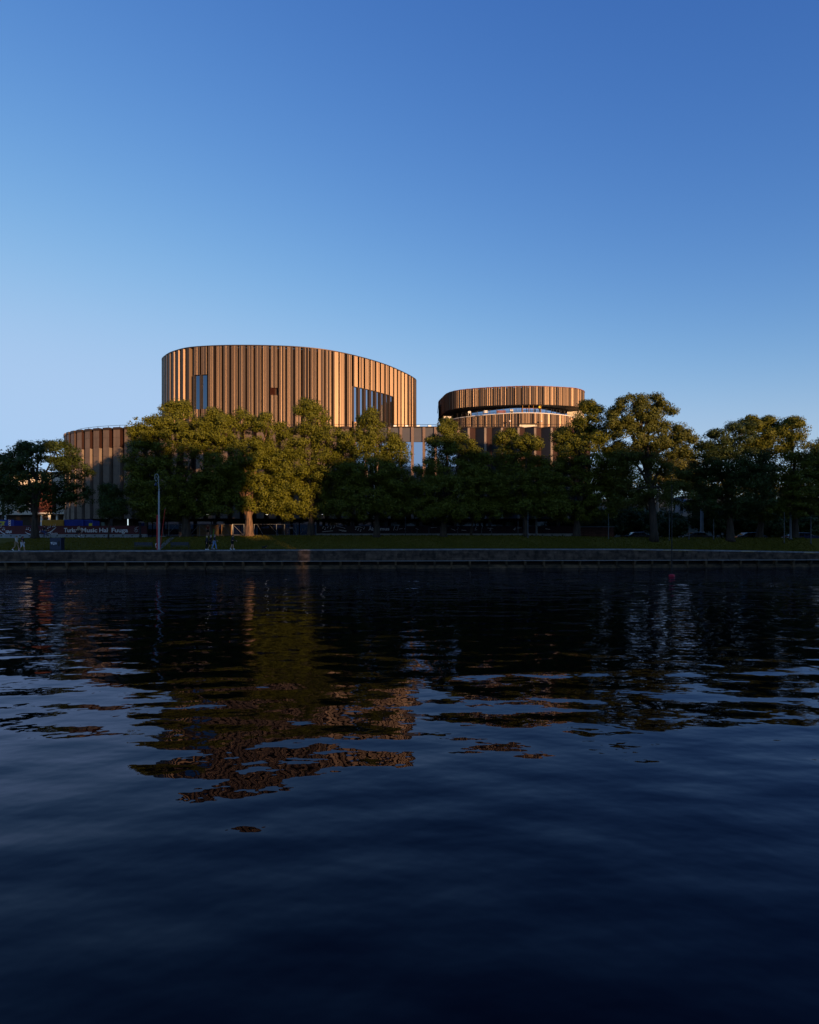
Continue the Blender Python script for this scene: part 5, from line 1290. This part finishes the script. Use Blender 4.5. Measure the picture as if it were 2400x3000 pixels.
def person(loc, rz, J, k, label, skin='skin', hair=(0.05, 0.03, 0.02), top=(0.03, 0.03, 0.03), sleeves='long', legs=(0.03, 0.03, 0.03), leglen='long', shoe=(0.6, 0.6, 0.6), long_hair=False, skirt=None, girth=1.0):
    t = empty('person', loc, label, 'person', rz=rz)
    E = [('pel', 'sp'), ('sp', 'ch'), ('ch', 'nk'), ('nk', 'hd'), ('hd', 'tp'), ('hd', 'ns'), ('hd', 'cn')]
    for a in 'LR':
        E += [('pel', 'hp' + a), ('hp' + a, 'kn' + a), ('kn' + a, 'an' + a), ('an' + a, 'to' + a), ('ch', 'sd' + a), ('sd' + a, 'el' + a), ('el' + a, 'wr' + a), ('wr' + a, 'pm' + a), ('wr' + a, 'tha' + a), ('tha' + a, 'thb' + a)]
        for q in range(4): E += [('pm' + a, f'f{q}a' + a), (f'f{q}a' + a, f'f{q}b' + a)]
    def make(nm, edges, grow, material, ends={}, fac=1.0):
        names = []; 
        for a, b in edges:
            for n in (a, b):
                if n not in names: names.append(n)
        P = dict(J); P.update(ends)
        me = skin_mesh([P[n] for n in names], [(names.index(a), names.index(b)) for a, b in edges], [(rad(n) or .06) * k * fac * (girth if n in ('pel', 'sp', 'ch') else 1) + grow for n in names], 0, 1, nm)
        return link_mesh(nm, me, material, t)
    make('body', E, 0.0, M[skin])
    T = [('pel', 'sp'), ('sp', 'ch'), ('ch', 'nk2')]; ends = {'nk2': J['ch'].lerp(J['nk'], .75)}; RAD['nk2'] = .07
    for a in 'LR':
        T += [('ch', 'sd' + a), ('sd' + a, 'el' + a)]
        if sleeves == 'long': T += [('el' + a, 'wr' + a)]
        elif sleeves == 'short':
            T[-1] = ('sd' + a, 'se' + a); ends['se' + a] = J['sd' + a].lerp(J['el' + a], .6); RAD['se'] = .05
        else: T.pop(); 
    make('jacket' if sleeves == 'long' else 'top', T, .018, cloth('cloth_%02d%02d%02d' % tuple(int(c * 99) for c in top), top), ends)
    if skirt is None:
        B = []; ends = {}
        for a in 'LR':
            B += [('pel', 'hp' + a), ('hp' + a, 'kn' + a)]
            if leglen == 'long': B += [('kn' + a, 'an' + a)]
            elif leglen == 'short': B[-1] = ('hp' + a, 'kx' + a); ends['kx' + a] = J['hp' + a].lerp(J['kn' + a], .82); RAD['kx'] = .075
            elif leglen == 'knee': ends['ky' + a] = J['kn' + a].lerp(J['an' + a], .15); RAD['ky'] = .06; B += [('kn' + a, 'ky' + a)]
        make('trousers' if leglen == 'long' else 'shorts', B, .02, cloth('cloth_%02d%02d%02d' % tuple(int(c * 99) for c in legs), legs), ends)
    else:
        m = MB(); c = J['pel']; m.lathe([(.15 * k, .1 * k), (.19 * k, -.1 * k), (.24 * k, -.5 * k), (.22 * k, -.5 * k)], tuple(c), 14); m.build('skirt', cloth('cloth_skirt', skirt), t, True)
    for a in 'LR':
        an, to = J['an' + a], J['to' + a]; d = (to - an); m = MB()
        m.path([an + Vector((-.05 * k, 0, -.03 * k)), an + Vector((.0, 0, -.03 * k)), an.lerp(to, .6) + Vector((0, 0, -.015 * k)), to + d * .12], [.045 * k, .055 * k, .048 * k, .03 * k], 8)
        m.build('shoe', cloth('shoe_%02d' % int(shoe[0] * 99), shoe), t, True)
        m = MB(); e = J['hd'] + Vector((.088 * k, (.032 if a == 'L' else -.032) * k, .015 * k)); m.ellipsoid(e, (.014, .014, .012), 6, 4); m.build('eye', M['rubber'], t)
        m = MB(); e = J['hd'] + Vector((-.005 * k, (.095 if a == 'L' else -.095) * k, -.01 * k)); m.ellipsoid(e, (.02, .012, .034), 6, 4); m.build('ear', M[skin], t)
    m = MB(); c = J['hd'] + Vector((-.018 * k, 0, .035 * k)); m.ellipsoid(c, (.108 * k, .108 * k, .105 * k), 12, 8)
    if long_hair:
        m.path([c + Vector((-.03, 0, .03)), c + Vector((-.08, 0, -.12)), c + Vector((-.09, 0, -.28))], [.11 * k, .115 * k, .05 * k], 10)
    m.build('hair', cloth('hair_%02d%02d' % (int(hair[0] * 99), int(hair[1] * 99)), hair), t, True)
    return t
def at_quay(px, dy=0.95):
    Y = 70.0
    for _ in range(4): X = wx(px, Y); Y = quay_y(X) + dy
    return (X, Y, cop_z(X))
# couple at the left, walking right
J, k = joints(1.80, 24, 8, -14, -42, -28, -18, 22, 40, lean=4)
person(at_quay(48), 0.0, J, k, 'man in pale jacket and beige shorts walking right at the far left', top=(0.46, 0.41, 0.34), legs=(0.30, 0.22, 0.13), leglen='knee', hair=(0.16, 0.10, 0.06), shoe=(0.75, 0.75, 0.75))
J, k = joints(1.70, 18, 4, -12, -34, -14, 0, 16, 45, lean=3)
person(at_quay(66), 0.0, J, k, 'woman with long reddish hair, dark top and white shorts beside the pale jacket', top=(0.02, 0.018, 0.025), sleeves='short', legs=(0.58, 0.58, 0.62), leglen='knee', hair=(0.09, 0.025, 0.015), long_hair=True, shoe=(0.35, 0.2, 0.15), girth=1.15)
# group of three by the wall, plus a walker
J, k = joints(1.68, 6, 0, -6, -10, 4, 70, -4, 6, lean=1)
person(at_quay(606), 0.1, J, k, 'blond person in dark jacket and black trousers looking at something in their hands', top=(0.025, 0.03, 0.05), legs=(0.012, 0.012, 0.014), hair=(0.55, 0.40, 0.20), shoe=(0.72, 0.72, 0.74), girth=1.1)
J, k = joints(1.74, 26, 20, -10, -30, -20, -10, 14, 30, lean=6)
person(at_quay(616.5, 1.3), 0.0, J, k, 'person in dark coat and shorts half behind the one in jeans', top=(0.05, 0.025, 0.03), legs=(0.03, 0.02, 0.02), leglen='short', hair=(0.35, 0.30, 0.27), shoe=(0.6, 0.6, 0.6))
J, k = joints(1.82, 22, 6, -14, -24, -16, 0, 26, 60, lean=4)
person(at_quay(628), 0.0, J, k, 'person in dark jacket and light blue jeans walking right', top=(0.018, 0.02, 0.035), legs=(0.16, 0.27, 0.46), hair=(0.20, 0.16, 0.14), shoe=(0.05, 0.05, 0.06))
J, k = joints(1.80, 16, 2, -12, -22, -16, -4, 18, 62, lean=5)
person(at_quay(681), 0.55, J, k, 'lone person in dark hoodie and black shorts with pale shoes', top=(0.03, 0.03, 0.035), legs=(0.012, 0.012, 0.012), leglen='short', hair=(0.02, 0.015, 0.012), shoe=(0.78, 0.78, 0.80))
# walker on the road in front of the lit plywood
X = wx(609, 83.6)
J, k = joints(1.80, 14, 4, -12, -20, -12, 20, 10, 40, lean=2)
person((X, 83.6, gz(X, 83.6) + .02), -1.2, J, k, 'person in reddish shirt and dark shorts on the road before the plywood', top=(0.16, 0.035, 0.025), sleeves='short', legs=(0.03, 0.022, 0.02), leglen='short', hair=(0.20, 0.05, 0.03), shoe=(0.3, 0.12, 0.1))
X = wx(617, 83.2); t = empty('kick_scooter', (X, 83.2, gz(X, 83.2) + .02), 'lime green kick scooter beside the walker on the road', 'scooter')
lime = mat('lime_green', (0.16, 0.55, 0.04), 0.5)
m = MB(); m.box(-.45, .3, -.08, .08, .12, .18); m.build('deck', M['dark_metal'], t)
m = MB(); m.path([(.34, 0, .12), (.42, 0, .5), (.5, 0, 1.12)], .035, 6); m.build('stem', lime, t)
m = MB(); m.path([(.5, -.28, 1.15), (.5, .28, 1.15)], .022, 6); m.build('handlebar', M['dark_metal'], t)
for x in (-.5, .36):
    m = MB(); n = 12; m.path([(x + .09 * math.cos(2 * math.pi * q / n), 0, .1 + .09 * math.sin(2 * math.pi * q / n)) for q in range(n + 1)], .022, 5, cap=False); m.build('wheel', M['rubber'], t)

def bicycle(loc, label, paint, step=False):
    t = empty('bicycle', loc, label, 'bicycle', 'bicycles on the road')
    for x in (-.54, .54):
        n = 24; r = .335
        m = MB(); m.path([(x + r * math.cos(2 * math.pi * q / n), 0, .35 + r * math.sin(2 * math.pi * q / n)) for q in range(n + 1)], .02, 6, cap=False); wv = m.build('wheel', M['rubber'], t)
        m = MB()
        for q in range(10):
            a = 2 * math.pi * q / 10; m.beam((x, 0, .35), (x + .32 * math.cos(a), 0, .35 + .32 * math.sin(a)), .004)
        m.path([(x, -.04, .35), (x, .04, .35)], .02, 6); m.build('spokes', M['steel'], wv)
    m = MB(); bb = (-.08, 0, .30); st = (-.22, 0, .82); hd = (.34, 0, .86); hb = (.37, 0, .72)
    for a, b in ((bb, st), (bb, hb), (st, hd), (st, (-.54, 0, .35)), (bb, (-.54, 0, .35)), (hd, (.42, 0, .55)), ((.42, 0, .55), (.54, 0, .35))): m.path([a, b], .018, 6)
    m.build('frame', paint, t)
    m = MB(); m.path([(-.22, 0, .82), (-.24, 0, .92)], .014, 6); m.build('seat_post', M['steel'], t)
    m = MB(); m.ellipsoid((-.24, 0, .95), (.13, .07, .03), 10, 5); m.build('saddle', M['rubber'], t)
    m = MB(); m.path([(.33, 0, .86), (.31, 0, .98), (.33, 0, 1.02)], .016, 6); m.path([(.20, -.28, 1.02), (.32, -.2, 1.03), (.33, 0, 1.02), (.32, .2, 1.03), (.20, .28, 1.02)], .014, 6); m.build('handlebar', M['dark_metal'], t)
    m = MB(); m.path([(-.08, -.1, .30), (-.08, .1, .30)], .015, 6); m.path([(-.08, -.1, .30), (-.02, -.1, .16)], .012, 5); m.path([(-.08, .1, .30), (-.14, .1, .44)], .012, 5); m.box(-.07, .03, -.18, -.1, .15, .17); m.box(-.19, -.09, .1, .18, .44, .46); m.build('pedals', M['dark_metal'], t)
    return t
def rider(loc, label, **kw):
    J, k = joints(1.78, 78, 8, 52, -22, 42, 58, 42, 58, lean=18, pel=Vector((-.22, 0, 1.02)))
    return person(loc, 0.0, J, k, label, **kw)
X = wx(232, 82.6); L_ = (X, 82.6, gz(X, 82.6) + .014)
bicycle(L_, 'bicycle under the rider in a pale shirt before the lettered hoarding', M['dark_metal'])
rider(L_, 'cyclist in pale shirt and white shoes riding right before the lettered hoarding', top=(0.42, 0.35, 0.27), legs=(0.035, 0.025, 0.025), leglen='knee', hair=(0.03, 0.02, 0.015), shoe=(0.8, 0.8, 0.82))
X = wx(131, 82.8); L_ = (X, 82.8, gz(X, 82.8) + .014)
bicycle(L_, 'bicycle half behind the maple trunk under a dark rider', M['dark_metal'])
rider(L_, 'dark clothed cyclist in blue trousers right of the maple trunk', top=(0.012, 0.012, 0.018), legs=(0.05, 0.07, 0.20), hair=(0.012, 0.012, 0.012), shoe=(0.03, 0.03, 0.03))
def dog(px):
    loc = at_quay(px, 1.6); t = empty('dog', loc, 'small black and tan dog standing on the lawn edge right of the walkers', 'dog', rz=0.0)
    V = [(-.16, 0, .27), (.0, 0, .28), (.15, 0, .29), (.24, 0, .38), (.31, 0, .42), (.42, 0, .40), (.28, .05, .50), (.28, -.05, .50), (-.25, 0, .34), (-.31, 0, .43)]
    Rr = [.085, .095, .10, .07, .07, .03, .02, .02, .03, .018]; E = [(1, 0), (1, 2), (2, 3), (3, 4), (4, 5), (4, 6), (4, 7), (0, 8), (8, 9)]
    for x, kx in ((.16, 0.0), (-.17, -.05)):
        for s in (-1, 1):
            i = len(V); V += [(x, s * .06, .2), (x + kx, s * .065, .1), (x + .01, s * .065, .025), (x + .05, s * .065, .02)]; Rr += [.045, .028, .022, .024]
            E += [(2 if x > 0 else 0, i), (i, i + 1), (i + 1, i + 2), (i + 2, i + 3)]
    me = skin_mesh(V, E, Rr, 1, 1, 'body'); link_mesh('body', me, mat('black_fur', (0.012, 0.010, 0.009), 0.9), t)
    m = MB(); m.ellipsoid((.2, 0, .27), (.1, .085, .1), 10, 6); m.build('chest_fur', mat('tan_fur', (0.36, 0.17, 0.06), 0.9), t, True)
    m = MB(); m.ellipsoid((.43, 0, .405), (.035, .03, .028), 8, 5); m.build('muzzle', M['skin'], t, True)
    for s in (-1, 1): m = MB(); m.ellipsoid((.36, s * .045, .445), (.012, .01, .012), 6, 4); m.build('eye', M['rubber'], t)
dog(774)
# worker on the terrace
Yw = 125.9
J, k = joints(1.78, 4, 0, -4, -2, -10, 10, 8, 50, lean=2)
person((wx(1581, Yw), Yw, ZL + 0.06), -1.2, J, k, 'worker in yellow jacket at the right end of the yellow cage', top=(0.70, 0.50, 0.03), legs=(0.05, 0.05, 0.06), hair=(0.7, 0.5, 0.05), shoe=(0.03, 0.03, 0.03))
